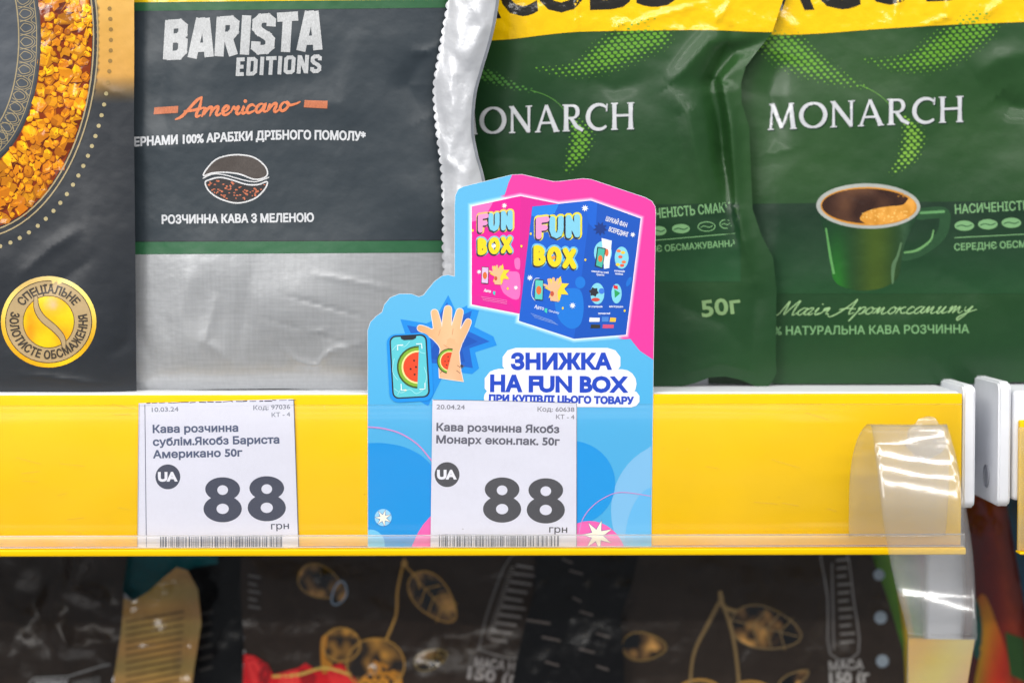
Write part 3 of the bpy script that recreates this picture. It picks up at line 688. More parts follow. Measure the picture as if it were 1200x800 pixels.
def hD(x, y):
    h = .0052*np.sin(np.clip((x-520)/120, 0, 1)*math.pi/2)*(.45+.55*np.sin(np.clip((915-x)/170, 0, 1)*math.pi/2))*(.5+.5*np.sin(np.clip((470-y)/130, 0, 1)*math.pi/2))
    h = h+.0030*fbm(x/150, y/170, 21, 2)
    h = h+crease(x, y, [(905, 44), (860, 62), (838, 95), (838, 110)], -.0040, 12)+crease(x, y, [(862, 25), (850, 60), (832, 100), (850, 200), (862, 300)], -.0040, 13)
    h = h+crease(x, y, [(783, 100), (800, 84), (830, 50), (880, 45)], .0022, 12)+crease(x, y, [(782, 100), (805, 132), (818, 190), (835, 260)], .0026, 12)
    h = h+crease(x, y, [(868, 70), (845, 92), (856, 150), (862, 240), (884, 330)], .0042, 8)+crease(x, y, [(840, 95), (845, 130), (848, 190), (862, 250)], -.0040, 9)
    h = h+crease(x, y, [(870, 280), (885, 350), (878, 450)], -.0014, 12)+crease(x, y, [(700, 300), (770, 260), (860, 270)], .0006, 24)
    h = h+crease(x, y, [(600, 0), (610, 90), (600, 190)], .0012, 26)+crease(x, y, [(690, 90), (720, 105), (760, 95)], -.0008, 12)+crease(x, y, [(730, 36), (760, 22), (830, 3)], .0006, 4)
    h = h+crease(x, y, [(715, 36), (738, 24)], .0007, 4)+crease(x, y, [(838, 28), (856, 2)], .0008, 4)+crease(x, y, [(675, -10), (677, 40)], .0006, 3)
    h = h+crease(x, y, [(820, 150), (850, 175)], .0005, 5)+crease(x, y, [(780, 350), (850, 380), (880, 420)], -.0006, 10)+crease(x, y, [(800, 440), (845, 425), (890, 440)], .0008, 12)
    return h
def colG(x0, x1):
    def f(x, y):
        t = np.clip(.5+.9*fbm(x/190, y/150, 40, 2), 0, 1)[:, None]
        return np.array((22, 58, 30.))*(1-t)+np.array((40, 76, 36.))*t
    return f
Dp, sD = pouch('coffee_pouch', od, .034, hD, colG(0, 0), [M_green], 'green coffee pouch with deep side folds directly behind the promotional card', group='coffee pouches on the upper shelf', grid=3.5)
oe = [(800, -60), (1320, -60), (1320, 448.5), (1250, 448.5), (1190, 447.5), (1150, 449.8), (1000, 449.6), (900, 449.6), (830, 449.5), (820, 300)]
def hE(x, y):
    h = .005+.006*np.sin(np.clip((x-850)/160, 0, 1)*math.pi/2)*np.sin(np.clip((490-y)/170, 0, 1)*math.pi/2)
    h = h+.0034*fbm(x/160, y/140, 31, 2)+crease(x, y, [(915, 60), (900, 110), (915, 180)], -.0028, 20)+crease(x, y, [(905, 190), (915, 260), (905, 330)], .001, 16)
    h = h+crease(x, y, [(1170, 110), (1185, 125), (1230, 130)], -.0022, 13)+crease(x, y, [(1140, 90), (1170, 70), (1220, 60)], .0014, 16)+crease(x, y, [(1040, 140), (1050, 200), (1060, 230)], .0008, 18)
    h = h+crease(x, y, [(1105, -5), (1112, 20), (1070, 34)], .0007, 4)+crease(x, y, [(1050, 34), (1052, 5), (1065, -10)], .0007, 4)+crease(x, y, [(1150, 22), (1175, 2)], .0007, 4)+crease(x, y, [(905, -5), (915, 20), (940, 38)], .001, 7)
    h = h+crease(x, y, [(920, 360), (1040, 380), (1180, 350)], .0006, 18)+crease(x, y, [(1100, 320), (1150, 340), (1200, 400)], -.0007, 20)
    return h
Ep, sE = pouch('coffee_pouch', oe, .046, hE, colG(0, 0), [M_green], 'green coffee pouch printed with a full coffee cup, at the end of the shelf', group='coffee pouches on the upper shelf', grid=4)
YE = (244, 196, 4)
# yellow heads with the heavy black brand letters
sD.grid = 4
yD = spl([(522, 51), (560, 48.5), (600, 46), (640, 41), (680, 37.5), (760, 36), (830, 35.5), (880, 37.5), (905, 38)], 5)
sD.shape([(520.4, -59), (928, -59), (918, -1), (905.5, 37)]+yD[::-1], YE, 1)
sD.build('yellow_band', M_gloss, Dp)
sE.grid = 4
yE = spl([(800, 30), (860, 36), (905, 41), (960, 39.5), (1020, 35), (1100, 30), (1200, 26), (1318, 22)], 5)
sE.shape([(800.5, -59), (1319.5, -59)]+yE[::-1], YE, 1); sE.build('yellow_band', M_gloss, Ep)
bk_ = (36, 34, 30)
for ch_, a, b, y in (('J', 515, 535, 24), ('A', 540, 584, 21), ('C', 589, 628, 17), ('O', 632, 684, 12.5), ('B', 694, 738, 9.5), ('S', 748, 792, 6)): sD.text(ch_, a, y, b, y-1.5, 50, bk_, 2.6, 2)
sD.build('brand_lettering', M_gloss, Dp)
for ch_, a, b, y in (('J', 884, 904, 16), ('A', 908, 951, 11), ('C', 958, 1006, 9), ('O', 1016, 1070, 3.5), ('B', 1088, 1132, -.5), ('S', 1142, 1186, -4)): sE.text(ch_, a, y, b, y-1.5, 50, bk_, 2.6, 2)
sE.build('brand_lettering', M_gloss, Ep)
hg = (100, 158, 44)
sD.grid = 6; sE.grid = 6
halftone(sD, [(768, 40), (740, 50), (710, 66), (680, 80), (650, 83), (625, 78)], [26, 31, 27, 17, 9, 3], hg, 7.0)
halftone(sD, [(560, 85), (580, 92), (600, 100), (630, 108)], [12, 9, 6, 3], (74, 130, 56))
halftone(sD, [(672, 140), (681, 160), (676, 180), (664, 200)], [8, 19, 16, 6], hg, 6.8)
sD.line(spl([(622, 106), (640, 112), (655, 122), (668, 138)], 5), .8, (84, 140, 60), 1)
sD.build('halftone_print', M_green, Dp)
halftone(sE, [(1150, 30), (1130, 42), (1105, 58), (1075, 72), (1040, 75), (1010, 68)], [26, 31, 27, 18, 10, 3], hg, 7.0)
halftone(sE, [(900, 44), (925, 60), (955, 78), (985, 92), (1015, 103)], [28, 30, 22, 13, 4], hg, 7.0)
halftone(sE, [(1060, 138), (1070, 160), (1064, 182), (1046, 202)], [7, 19, 15, 5], (120, 170, 60), 6.8)
sE.line(spl([(1008, 100), (1025, 108), (1040, 120), (1052, 138)], 5), .8, (96, 150, 60), 1)
sE.build('halftone_print', M_green, Ep)
mon = (198, 200, 204)
for s_, q in ((sD, (527, 158.5, 744, 151.5, 31.5)), (sE, (899, 152.5, 1130, 143, 30.5))):
    strokes(s_, ROM, 'MONARCH', q[0]+1.2, q[1]+1.3, q[2]+1.2, q[3]+1.3, q[4], (26, 54, 36), 2, .09)
    strokes(s_, ROM, 'MONARCH', *q, mon, 3, .09)
    s_.build('silver_lettering', mat_silver if 'mat_silver' in globals() else M_gloss, Dp if s_ is sD else Ep)
lg = (118, 164, 112)
def bean(s, x, y, rx, ry, full=True):
    if full: s.shape(ell(x, y, rx, ry, 20), lg, 2); s.line(spl([(x-rx*.75, y+1), (x-rx*.3, y-.6), (x+rx*.3, y+.8), (x+rx*.75, y-1)], 4), 1.2, (44, 84, 56), 3)
    else:
        s.shape(ribbon(ell(x, y, rx, ry, 20), 1, closed=True), lg, 2, 'odd'); s.line(spl([(x-rx*.7, y+1), (x-rx*.3, y-.6), (x+rx*.3, y+.8), (x+rx*.7, y-1)], 4), .9, lg, 3)
# dark band behind the cup
sE.shape([(872, 239), (1320, 234), (1320, 344), (872, 344)], lambda x, y: np.array((22, 50, 32.))*1.0+np.zeros((len(x), 3))+(np.clip((y-250)/100, 0, 1)[:, None])*np.array((8, 22, 6.)), 1)
sD.shape([(740, 240), (866, 238), (868, 300), (868, 330), (740, 330)], lambda x, y: np.array((22, 54, 30.))+(np.clip((y-245)/80, 0, 1)[:, None])*np.array((10, 22, 12.)), 1)
sD.build('tinted_band', M_green, Dp); sE.build('tinted_band', M_green, Ep)
sD.text('НАСИЧЕНІСТЬ СМАКУ', 738, 258.5, 856, 248, 10.5, lg, .25, 2)
sD.text('СЕРЕДНЄ ОБСМАЖУВАННЯ', 731, 298, 861, 288.5, 7, lg, .2, 2)
bean(sD, 772, 270.5, 9, 5.5); bean(sD, 798, 268, 10.5, 5.5); bean(sD, 828, 265.5, 10, 5.5, False); bean(sD, 850.5, 262.5, 7, 5, False)
sD.line([(740, 284), (861, 273.5)], 1, lg, 2)
sD.build('pale_lettering', M_green, Dp)
sD.text('50г', 823.5, 371, 868, 366, 18, (124, 156, 106), .8, 2); sD.build('weight_lettering', M_green, Dp)
sE.text('НАСИЧЕНІСТЬ СМАКУ', 1119.5, 250.5, 1252, 243, 10, lg, .25, 2)
sE.text('СЕРЕДНЄ ОБСМАЖУВАННЯ', 1118.5, 293.5, 1262, 287, 7.5, lg, .2, 2)
for i in range(3): bean(sE, 1130+i*27.6, 264.5-i*1.7, 11.5, 6)
sE.line([(1119, 278.5), (1270, 271)], 1, lg, 2)
sE.build('pale_lettering', M_green, Ep)
CUR = {'М': (1.6, [[(0, .1), (.2, .2), (.55, 2.0), (.6, 1.2), (.62, .1), (1.0, 1.2), (1.4, 2.1), (1.3, .9), (1.35, .05), (1.65, .4)]]),
 'а': (.8, [[(.7, .9), (.45, 1), (.15, .6), (.15, .15), (.4, .05), (.65, .6), (.75, 1), (.65, .3), (.8, .05), (1, .3)]]),
 'г': (.6, [[(0, .75), (.2, 1), (.42, .95), (.36, .6), (.22, .2), (.32, .03), (.6, .25)]]), 'і': (.4, [[(.05, .5), (.25, 1), (.15, .3), (.25, .03), (.5, .3)], [(.36, 1.5), (.42, 1.55)]]),
 'я': (.8, [[(0, 0), (.3, .4), (.35, .85), (.6, 1), (.75, .95), (.5, .6), (.35, .7), (.75, 1), (.65, .2), (.9, .1)]]), ' ': (.5, []),
 'А': (1.7, [[(-.5, .2), (-.2, -.3), (.4, .3), (1.1, 1.6), (1.35, 2.2), (1.25, 1.0), (1.25, .1), (1.6, .3)], [(.3, .7), (.9, .9), (1.6, .8)]]),
 'р': (.75, [[(.1, .8), (.25, 1), (.1, 0), (-.15, -1), (.15, .3), (.45, 1), (.7, .9), (.6, .2), (.35, .05), (.8, .3)]]),
 'о': (.75, [[(.45, 1), (.2, .8), (.12, .3), (.35, .03), (.6, .3), (.6, .8), (.42, 1), (.6, .8), (.95, .8)]]),
 'м': (1.1, [[(0, .1), (.15, .3), (.35, 1), (.35, .1), (.7, 1), (.7, .2), (.85, .03), (1.15, .3)]]), 'к': (.8, [[(.15, 1), (.05, .02)], [(.1, .5), (.5, .95), (.65, .9)], [(.3, .6), (.5, .1), (.85, .2)]]),
 'с': (.6, [[(.55, .85), (.35, 1), (.12, .6), (.15, .1), (.45, .05), (.75, .4)]]), 'и': (.95, [[(.05, .7), (.2, 1), (.1, .2), (.3, .05), (.6, 1), (.5, .2), (.65, .03), (.95, .3)]]),
 'т': (1.2, [[(.05, .7), (.2, 1), (.1, .05), (.4, .95), (.5, .9), (.45, .05), (.8, .98), (.85, .3), (1.0, .03), (1.2, .3)]]), 'у': (.8, [[(.1, .9), (.15, .4), (.35, .3), (.65, 1), (.4, -.2), (.0, -1), (-.1, -.6), (.5, .1), (1.1, .5)]])}
pen = 0; word = 'Магія Аромоксамиту'; tot = sum(CUR[c][0] for c in word)
for c in word:
    for pl in CUR[c][1]:
        q = [(909+(pen+a)*229/tot+b*4.4, 369.5-b*8.2-(pen/tot)*3) for a, b in pl]
        sE.line(spl(q, 5), [.8, 1.5, 1.1, 1.5, .8], (146, 182, 128), 2)
    pen += CUR[c][0]
sE.text('100% НАТУРАЛЬНА КАВА РОЗЧИННА', 889, 392.5, 1135.5, 390, 9.3, lg, .2, 2)
sE.build('pale_lettering', M_green, Ep)
# the printed cup
cupb = spl([(958.5, 246), (963, 262), (969, 280), (973, 305), (975, 322)], 5)+spl([(976, 326), (985, 335), (1008, 340.5), (1035, 337), (1052, 326)], 5)+spl([(1055, 318), (1059, 290), (1066, 272), (1075, 254), (1078, 240)], 5)+[(1017, 225)]
def ccup(x, y):
    u = np.clip((x-958)/110, 0, 1); v = np.clip((y-250)/90, 0, 1)
    c = np.array((22, 54, 32.))+np.zeros((len(x), 3)); a = np.exp(-((u-.20)/.12)**2)*v; b = np.exp(-((u-.62)/.22)**2)
    return c+a[:, None]*np.array((14, 62, 0.))+b[:, None]*np.array((40, 30, -8.))+np.exp(-((u-.93)/.05)**2)[:, None]*30*(1-v)[:, None]
for q in ([(1078, 251), (1105, 249.5), (1107, 262), (1103, 275), (1092, 286), (1076, 296), (1060, 300)],): sE.line(spl(q, 6), [14, 13, 12, 11, 12], (40, 76, 46), 1.6)
sE.line([(1079, 249.5), (1106, 248)], 3, (96, 150, 94), 2); sE.line(spl([(1060, 296), (1075, 293), (1090, 282), (1094, 270)], 6), [2, 3, 2.5, 1.5], (106, 156, 96), 2)
sE.shape(cupb, ccup, 2)
sE.line(spl([(1046, 332), (1047, 312), (1052, 300), (1056, 285)], 5), [2, 5, 3, 2], (84, 116, 80), 3)
sE.line(spl([(968, 268), (973, 300), (977, 320)], 5), [2, 3, 3], (90, 150, 84), 3)
sE.shape(ell(1017.5, 241.5, 61, 26.5, 44, R(1)), (168, 172, 166), 3); sE.shape(ell(1018, 241.8, 56.5, 22.5, 44, R(1)), (206, 140, 48), 4)
def ccof(x, y):
    t = np.clip(.5+1.4*fbm(x/22, y/30, 51, 2), 0, 1)[:, None]; return np.array((52, 30, 22.))*(1-t)+np.array((104, 70, 48.))*t
sE.shape(ell(1017, 241.5, 54, 20.5, 44, R(1)), ccof, 5)
crema = spl([(1008, 257), (1013, 249), (1024, 245), (1040, 242), (1058, 240), (1066, 232), (1072, 238), (1070, 248), (1060, 256), (1040, 262), (1020, 264)], 5, True)
sE.shape(crema, lambda x, y: np.array((216, 152, 62.))+40*fbm(x/4, y/4, 9, 2)[:, None], 6)
for k in range(40): sE.dot(1010+random.random()*55, 246+random.random()*14, .7, (244, 206, 120), 7, n=6)
sE.build('cup_picture', M_gloss, Ep)

# ------------------------------------------------------------------ promotional card
YC = YR-.0006
def curl(x, y): return .0002+.0000012*np.clip(470-y, 0, 300)+0*x
card = [(431, 643), (430.8, 470), (430.6, 387), (434, 377), (441, 370), (447.5, 365.5), (450, 357), (457, 348.5), (468, 344), (482, 344), (491, 347.4), (496, 345.5), (502, 338), (509, 329.5), (518, 323), (525, 321.8), (532.6, 323.6), (532.6, 240), (533.5, 229), (537, 221.5), (543, 218.5), (600, 204.6), (612, 204.2), (648, 212.4), (654, 212.4), (683, 209), (693, 210), (757, 231.5), (764, 235.5), (768, 242), (768.6, 250), (766, 420), (763.2, 643)]
Kc = empty('promotional_card', (.03, YC, Z(643)), 'cut-out pink and blue promotional card with two gift boxes standing in the yellow rail', 'card')
sK = Sheet(YC, None)
P, F = fill([card]); bmv = [at(P[:, 0], P[:, 1], YC-.0), at(P[:, 0], P[:, 1], YC+.0005)]
nv = len(P); me = bpy.data.meshes.new('card_sheet'); bd = {}
for f in F:
    for i in range(3):
        e = (f[i], f[(i+1) % 3]); bd[e] = bd.get(e, 0)+1
side = [(a+nv, b+nv, b, a) for (a, b) in bd if (b, a) not in bd]
me.from_pydata(np.concatenate(bmv).tolist(), [], F.tolist()+(F[:, ::-1]+nv).tolist()+side)
M_cardw = mat('white_card_stock', (236, 238, 242), rough=.6); me.materials.append(M_cardw)
o = bpy.data.objects.new('card_sheet', me); COL.objects.link(o); parent_keep(o, Kc)
inn = offset([p for p in (card if sarea(card) > 0 else card[::-1])], -.35)
sK.shape(inn, lambda x, y: np.stack([92-22*np.clip((y-350)/200, 0, 1)+0*x, 180-8*np.clip((y-350)/200, 0, 1), 226+0*x], 1), 0, 'pos', grid=25)
def clip(cs):
    """keep only what lies on the card: cut the shape against its straight sides"""
    out = []
    for c in cs: out.append([(min(max(p[0], 431.4), 765.4 if p[1] < 421 else 763.4), min(p[1], 642.6)) for p in c])
    return out
pink = (232, 56, 156)
sK.shape([(600.2, 205), (596, 214), (591, 230), (596, 250), (640, 330), (738, 396), (750, 411), (765.6, 421.3), (768.2, 250), (767.6, 242), (763.8, 236), (756.8, 232), (692.8, 210.4), (683, 209.4), (654, 212.8), (648, 212.8), (612, 204.6)], pink, 1)
sK.shape(clip([spl([(431, 519), (450, 519), (475, 524), (498, 537), (515, 560), (520, 590), (505, 643), (431, 643)], 5)]), (0, 146, 224), 1)
sK.shape(clip([ell(540, 672, 62, 82, 40)]), (236, 96, 178), 2)
sK.shape(clip([ell(434, 637, 17, 17, 20)]), (110, 196, 240), 2)
sK.shape(clip([ell(790, 598, 74, 80, 50)]), (126, 190, 234), 1)
sK.shape(clip([ell(668, 566, 53, 50, 40)]), (0, 150, 226), 2)
sK.shape(clip([ell(691, 660, 44, 50, 40)]), (236, 96, 178), 3)
sK.shape(clip([ell(768, 640, 36, 70, 40)]), (100, 184, 236), 4)
pl_ = (206, 140, 206)
sK.line(spl([(431.8, 500), (450, 502), (470, 508), (490, 521), (507, 541)], 5), 1.6, pl_, 5); sK.line(spl([(678, 628), (682, 610), (692, 595), (708, 583), (728, 576.5), (763, 581)], 5), .9, pl_, 5)
sK.build('card_ground_print', M_card, Kc)
# glow and the two boxes
pb = [(552.8, 242), (609.7, 229.7), (660, 240), (660, 372), (607.5, 367.4), (552.8, 356.6)]; bb = [(623.7, 242), (692.5, 235), (750.8, 256), (733.5, 392), (672.7, 396.8), (608, 375.7)]
for i, dd in enumerate((5.2, 4.0, 2.9, 1.9, 1.0)):
    t = i/4
    for q in (pb, bb):
        q2 = offset(q if sarea(q) > 0 else q[::-1], dd); P, F = fill([q2], 'pos'); 
        def glow(x, y, t=t):
            inp = (x > 591) & ((x-591)*.9 > (y-230)*.75) & (y < 400); g = np.where(inp[:, None], np.array(pink, float), np.array((104, 190, 236.))); return g*(1-t*.85)+255*t*.85
        sK.put(*fill([q2], 'pos', 6), glow, 1.3+i*.4+(.2 if q is bb else 0))
sK.shape([(552.8, 242), (609.7, 229.7), (607.5, 367.4), (552.8, 356.6)], (236, 24, 150), 4)
sK.shape([(609.7, 229.7), (660, 240), (660, 372), (607.5, 367.4)], (214, 32, 146), 4)
for q in ([(552.8, 242), (578, 236.5), (570, 252), (560, 258), (552.8, 260)], spl([(590, 320), (600, 318), (609, 322), (608, 350), (592, 345), (586, 332)], 4, True), spl([(603, 304), (609, 303), (609, 315), (604, 314)], 4, True)): sK.shape(q, (240, 110, 186), 5)
sK.shape([(552.9, 346), (575, 344), (600, 355), (607.4, 366.8), (552.9, 356.2)], (220, 30, 148), 5)
sK.shape([(623.7, 242), (692.5, 235), (672.7, 396.8), (608, 375.7)], (18, 92, 200), 6); sK.shape([(692.5, 235), (750.8, 256), (733.5, 392), (672.7, 396.8)], (14, 82, 184), 6)
sK.shape([(623.9, 242.2), (655, 239), (650, 250), (636, 255), (623, 253)], (30, 130, 224), 7); sK.shape(spl([(652, 342), (665, 338), (680, 340), (684, 360), (680, 380), (668, 385), (655, 374), (650, 355)], 4, True), (22, 118, 214), 7)
sK.shape(ell(680, 331, 6, 7, 18), (22, 118, 214), 7); sK.shape(ell(737, 330, 2.5, 6, 14, R(25)), (20, 110, 206), 7); sK.shape([(690, 236), (700, 238), (698, 270), (690, 262), (686, 245)], (16, 96, 206), 7.5)
BUB = {'F': (.62, [([(.12, .05), (.12, .95)], (1,)), ([(.12, .93), (.6, .95)], (1,)), ([(.12, .5), (.5, .5)], (1,))]), 'U': (.74, [([(.1, .95), (.1, .35), (.2, .1), (.37, .03), (.54, .1), (.64, .35), (.64, .95)], (1,))]),
 'N': (.76, [([(.1, .03), (.1, .95)], (1,)), ([(.1, .9), (.62, .08)], (1,)), ([(.62, .03), (.62, .95)], (1,))]), 'B': (.66, [([(.12, .03), (.12, .95)], (1,)), (arcpts(.2, .72, .3, .23, 90, -90, 8), (1,)), (arcpts(.2, .27, .36, .25, 90, -90, 8), (1,)), ([(.12, .95), (.2, .95)], (1,)), ([(.12, .03), (.2, .03)], (1,)), ([(.12, .5), (.2, .5)], (1,))]),
 'O': (.8, [(arcpts(.4, .49, .3, .46, 0, 360, 20), (1,))]), 'X': (.72, [([(.08, .95), (.62, .03)], (1,)), ([(.6, .95), (.06, .03)], (1,))])}
def bubble(ch, x0, y0, x1, y1, cap, col, ring_, lay):
    for k, (wd, dx, dy, c) in enumerate(((.45, 0, 0, ring_), (.33, -.8, 1.4, (50, 52, 70)), (.27, 0, 0, col))):
        adv, st = BUB[ch]; cs = []
        for pl, _ in st:
            q = [(x0+(x1-x0)*a/adv+dx, y0+(y1-y0)*a/adv-(b*.86+.07)*cap+dy) for a, b in pl]
            q = [tuple(np.array(q[0])*(1-t)+np.array(q[1])*t) for t in np.linspace(0, 1, 4)] if len(q) == 2 else q
            for r_ in ribbon(q, cap*wd): cs.append(r_ if sarea(r_) > 0 else r_[::-1])
        sK.shape(cs, c, lay+k*.6)
PK, LB, YL_ = (240, 150, 200), (126, 200, 226), (240, 212, 30)
for ch_, a, y, b, c_, e, cc, rg in (('F', 629, 280, 641, 279, 25, PK, (226, 216, 90)), ('U', 645.5, 279, 659, 278, 25, LB, (226, 216, 60)), ('N', 664.5, 278.5, 679, 277, 26, LB, (226, 216, 60)),
   ('B', 626, 310.5, 638.5, 311, 23, YL_, (110, 190, 226)), ('O', 642.5, 311.5, 657, 312.5, 23, YL_, (110, 190, 226)), ('X', 661, 313.5, 674.5, 314.5, 23, YL_, (110, 190, 226)),
   ('F', 561, 272.5, 570.5, 271.5, 21, PK, (236, 190, 110)), ('U', 574, 271, 584, 270, 21, LB, (236, 206, 90)), ('N', 588.5, 269.5, 600, 268.5, 22, LB, (236, 206, 90)),
   ('B', 560.5, 298, 570, 298, 19, YL_, (120, 190, 220)), ('O', 573.5, 297.5, 585, 297, 19, YL_, (120, 190, 220)), ('X', 588.5, 296.5, 599.5, 296, 19, YL_, (120, 190, 220))): bubble(ch_, a, y, b, c_, e, cc, rg, 8)
for x, y in ((648.5, 301.5), (578.5, 288)): sK.dot(x, y, 2.6, (230, 150, 60) if x > 600 else (240, 236, 240), 10.5); sK.dot(x-1, y-2, 1.1, (80, 150, 220), 10.8)
def star(x, y, r, n=8, k=.45, rot=.2): return [(x+(r if i % 2 == 0 else r*k)*math.cos(rot+math.pi*i/n), y+(r if i % 2 == 0 else r*k)*math.sin(rot+math.pi*i/n)) for i in range(2*n)]
for x, y, r in ((591, 241, 3.5), (561.5, 318.5, 3), (604.5, 337, 3), (685.5, 244, 4.4), (621, 325.5, 3.8), (671, 358, 4), (741.5, 275, 3.4)): sK.shape(star(x, y, r), (236, 240, 248), 11)
for x, y in ((554, 270), (611, 288.5), (595, 338), (622, 274), (659.5, 361), (686, 304.5), (732, 364)): sK.dot(x, y, 1.2, (240, 210, 40), 11, 1.6, 8)
def hand(s, f, col, dk, lay):
    s.shape([f(p) for p in [(26, 60), (28, 48), (22, 36), (18, 26), (26, 24), (44, 22), (56, 28), (54, 40), (50, 52), (52, 72), (55, 84), (40, 82), (27, 80)]], col, lay)
    u = math.dist(f((0, 0)), f((1, 0)))
    for i, (pl, wd) in enumerate((([(30, 40), (22, 34), (12, 28), (4, 25)], (12, 9, 8, 7)), ([(26, 34), (24, 20), (21, 8)], (11, 9.5, 8)), ([(35, 32), (36, 14), (37, 4)], (12, 10, 8.5)), ([(44, 32), (48, 18), (51, 7)], (11.5, 9.5, 8)), ([(50, 38), (57, 26), (61, 18)], (10, 8.5, 7)))):
        s.shape(ribbon(spl([f(p) for p in pl], 4), [v*u for v in wd]), col, lay+.3+i*.1)
def icon(x, y, k, star_c, phone_c):
    q = spl([(x+16*k, y-9*k), (x+17*k, y-9*k)], 2)
    sK.shape(star(x+17*k, y-1*k, 15*k, 7, .55, .5), star_c, 11.5)
    hand(sK, lambda p: (x+(p[0]-2)*.36*k, y-14*k+p[1]*.34*k), (234, 184, 140), 0, 12)
    rr = [(x-9*k, y-12*k), (x+1*k, y-11*k), (x+.2*k, y+13*k), (x-10*k, y+12*k)]
    sK.shape(rr, (44, 44, 56), 13.5); sK.shape([(p[0]*.88+(x-4.5*k)*.12, p[1]*.93+y*.07) for p in rr], phone_c, 14); sK.shape(ell(x-4.6*k, y+1*k, 3.1*k, 5.2*k, 14), (222, 112, 52), 14.5); sK.shape(ell(x+11*k, y+5*k, 2.2*k, 3*k, 12), (200, 84, 60), 14.5)
icon(636, 339, 1.0, (246, 212, 50), (90, 200, 190)); icon(572, 322, .82, (246, 212, 50), (220, 190, 226))
sK.line(spl([(632, 326), (626, 328), (623, 345), (627, 352)], 4), .7, (220, 230, 245), 11)
for (x, y, rx, ry) in ((706.5, 296, 10.5, 13.5), (728.5, 302, 8.2, 13), (700, 344, 8.2, 12.5), (722.5, 344, 6, 11.5)): sK.shape(ell(x, y, rx, ry, 24), (128, 208, 226), 8)
sK.shape([(705, 279), (717, 282), (714, 314), (708, 315)], (230, 236, 240), 9); sK.shape([(700, 289), (710, 291), (706, 315), (697, 312)], (40, 46, 60), 10); sK.shape([(701, 290.5), (709, 292), (705.5, 313.5), (698.5, 311)], (70, 180, 160), 10.5); sK.shape(ell(703.5, 303, 2.6, 4, 12), (222, 112, 52), 11); sK.shape(ell(711, 296, 2.2, 4.5, 12), (220, 110, 70), 10)
for x, y, c in ((725, 294, (236, 120, 60)), (730, 296, (244, 200, 60)), (727, 301, (226, 90, 70)), (731, 307, (236, 120, 60)), (724, 310, (246, 206, 60)), (729, 311, (226, 90, 70))): sK.shape(ell(x, y, 2.6, 1.8, 10), c, 9)
sK.shape(star(696, 342, 6, 6, .7), (44, 44, 52), 9); sK.dot(705, 341, 3.4, (60, 120, 220), 9); sK.shape(ell(698, 351, 5, 2.2, 12), (206, 70, 60), 9)
sK.shape([(720, 339), (727, 343.5), (720.5, 349)], (40, 160, 90), 9); sK.shape([(719, 334), (724, 335), (724, 339), (719, 338)], (220, 40, 50), 9)
sK.shape(star(703.5, 268, 8.5, 9, .6), (16, 54, 130), 8.5)
for body, x0, y0, x1, y1, cap in (('ШУКАЙ ФАН', 709.5, 258.5, 734, 266.5, 5), ('ВСЕРЕДИНІ', 713, 270.8, 735, 277.5, 5)): sK.text(body, x0, y0, x1, y1, cap, (226, 226, 236), .14, 9)
for body, x0, y0, x1, y1, cap in (('Авто', 626, 361, 637, 363.5, 4), ('скануй та грай', 693, 318.5, 713, 320.5, 2), ('грають', 699, 322.5, 708, 323.2, 2), ('колекція', 720, 318, 732, 319, 2), ('наліпок', 721, 321.5, 730, 322.3, 2), ('50 сюрпризів', 689.5, 360, 706, 360.2, 2), ('міні іграшки', 714, 360, 730, 360.2, 2), ('партнери акції', 701, 368, 715, 368, 1.8)): sK.text(body, x0, y0, x1, y1, cap, (214, 220, 240), .12, 9)
sK.shape([(638.5, 361), (641.5, 361.5), (641, 367), (638, 365)], (60, 200, 180), 9); sK.text('гра року', 643, 364.8, 655, 367.8, 2.4, (190, 206, 240), .1, 9); sK.text('Авто', 567, 341.5, 575, 343, 3, (240, 220, 240), .2, 9); sK.shape([(578, 341), (580.5, 341.5), (580, 346), (577.6, 344)], (60, 200, 200), 9)
for k in range(3): sK.line([(622+k*2, 367+k*2.3), (648+k*3, 376+k*2.2)], .4, (150, 180, 230), 9); sK.line([(564+k, 347.5+k*2), (594, 352+k*2)], .4, (240, 150, 210), 9)
for x, y, w_, h_, c in ((691, 372, 12, 5, (230, 234, 240)), (705.5, 371, 8, 6, (70, 130, 210)), (715, 372, 7, 5, (240, 190, 60)), (692.5, 380, 11, 4.5, (50, 50, 40)), (706.5, 380, 13, 4.5, (206, 80, 120))): sK.shape([(x, y), (x+w_, y+.3), (x+w_-.5, y+h_), (x-.5, y+h_)], c, 9)
sK.build('gift_box_picture', M_card, Kc)
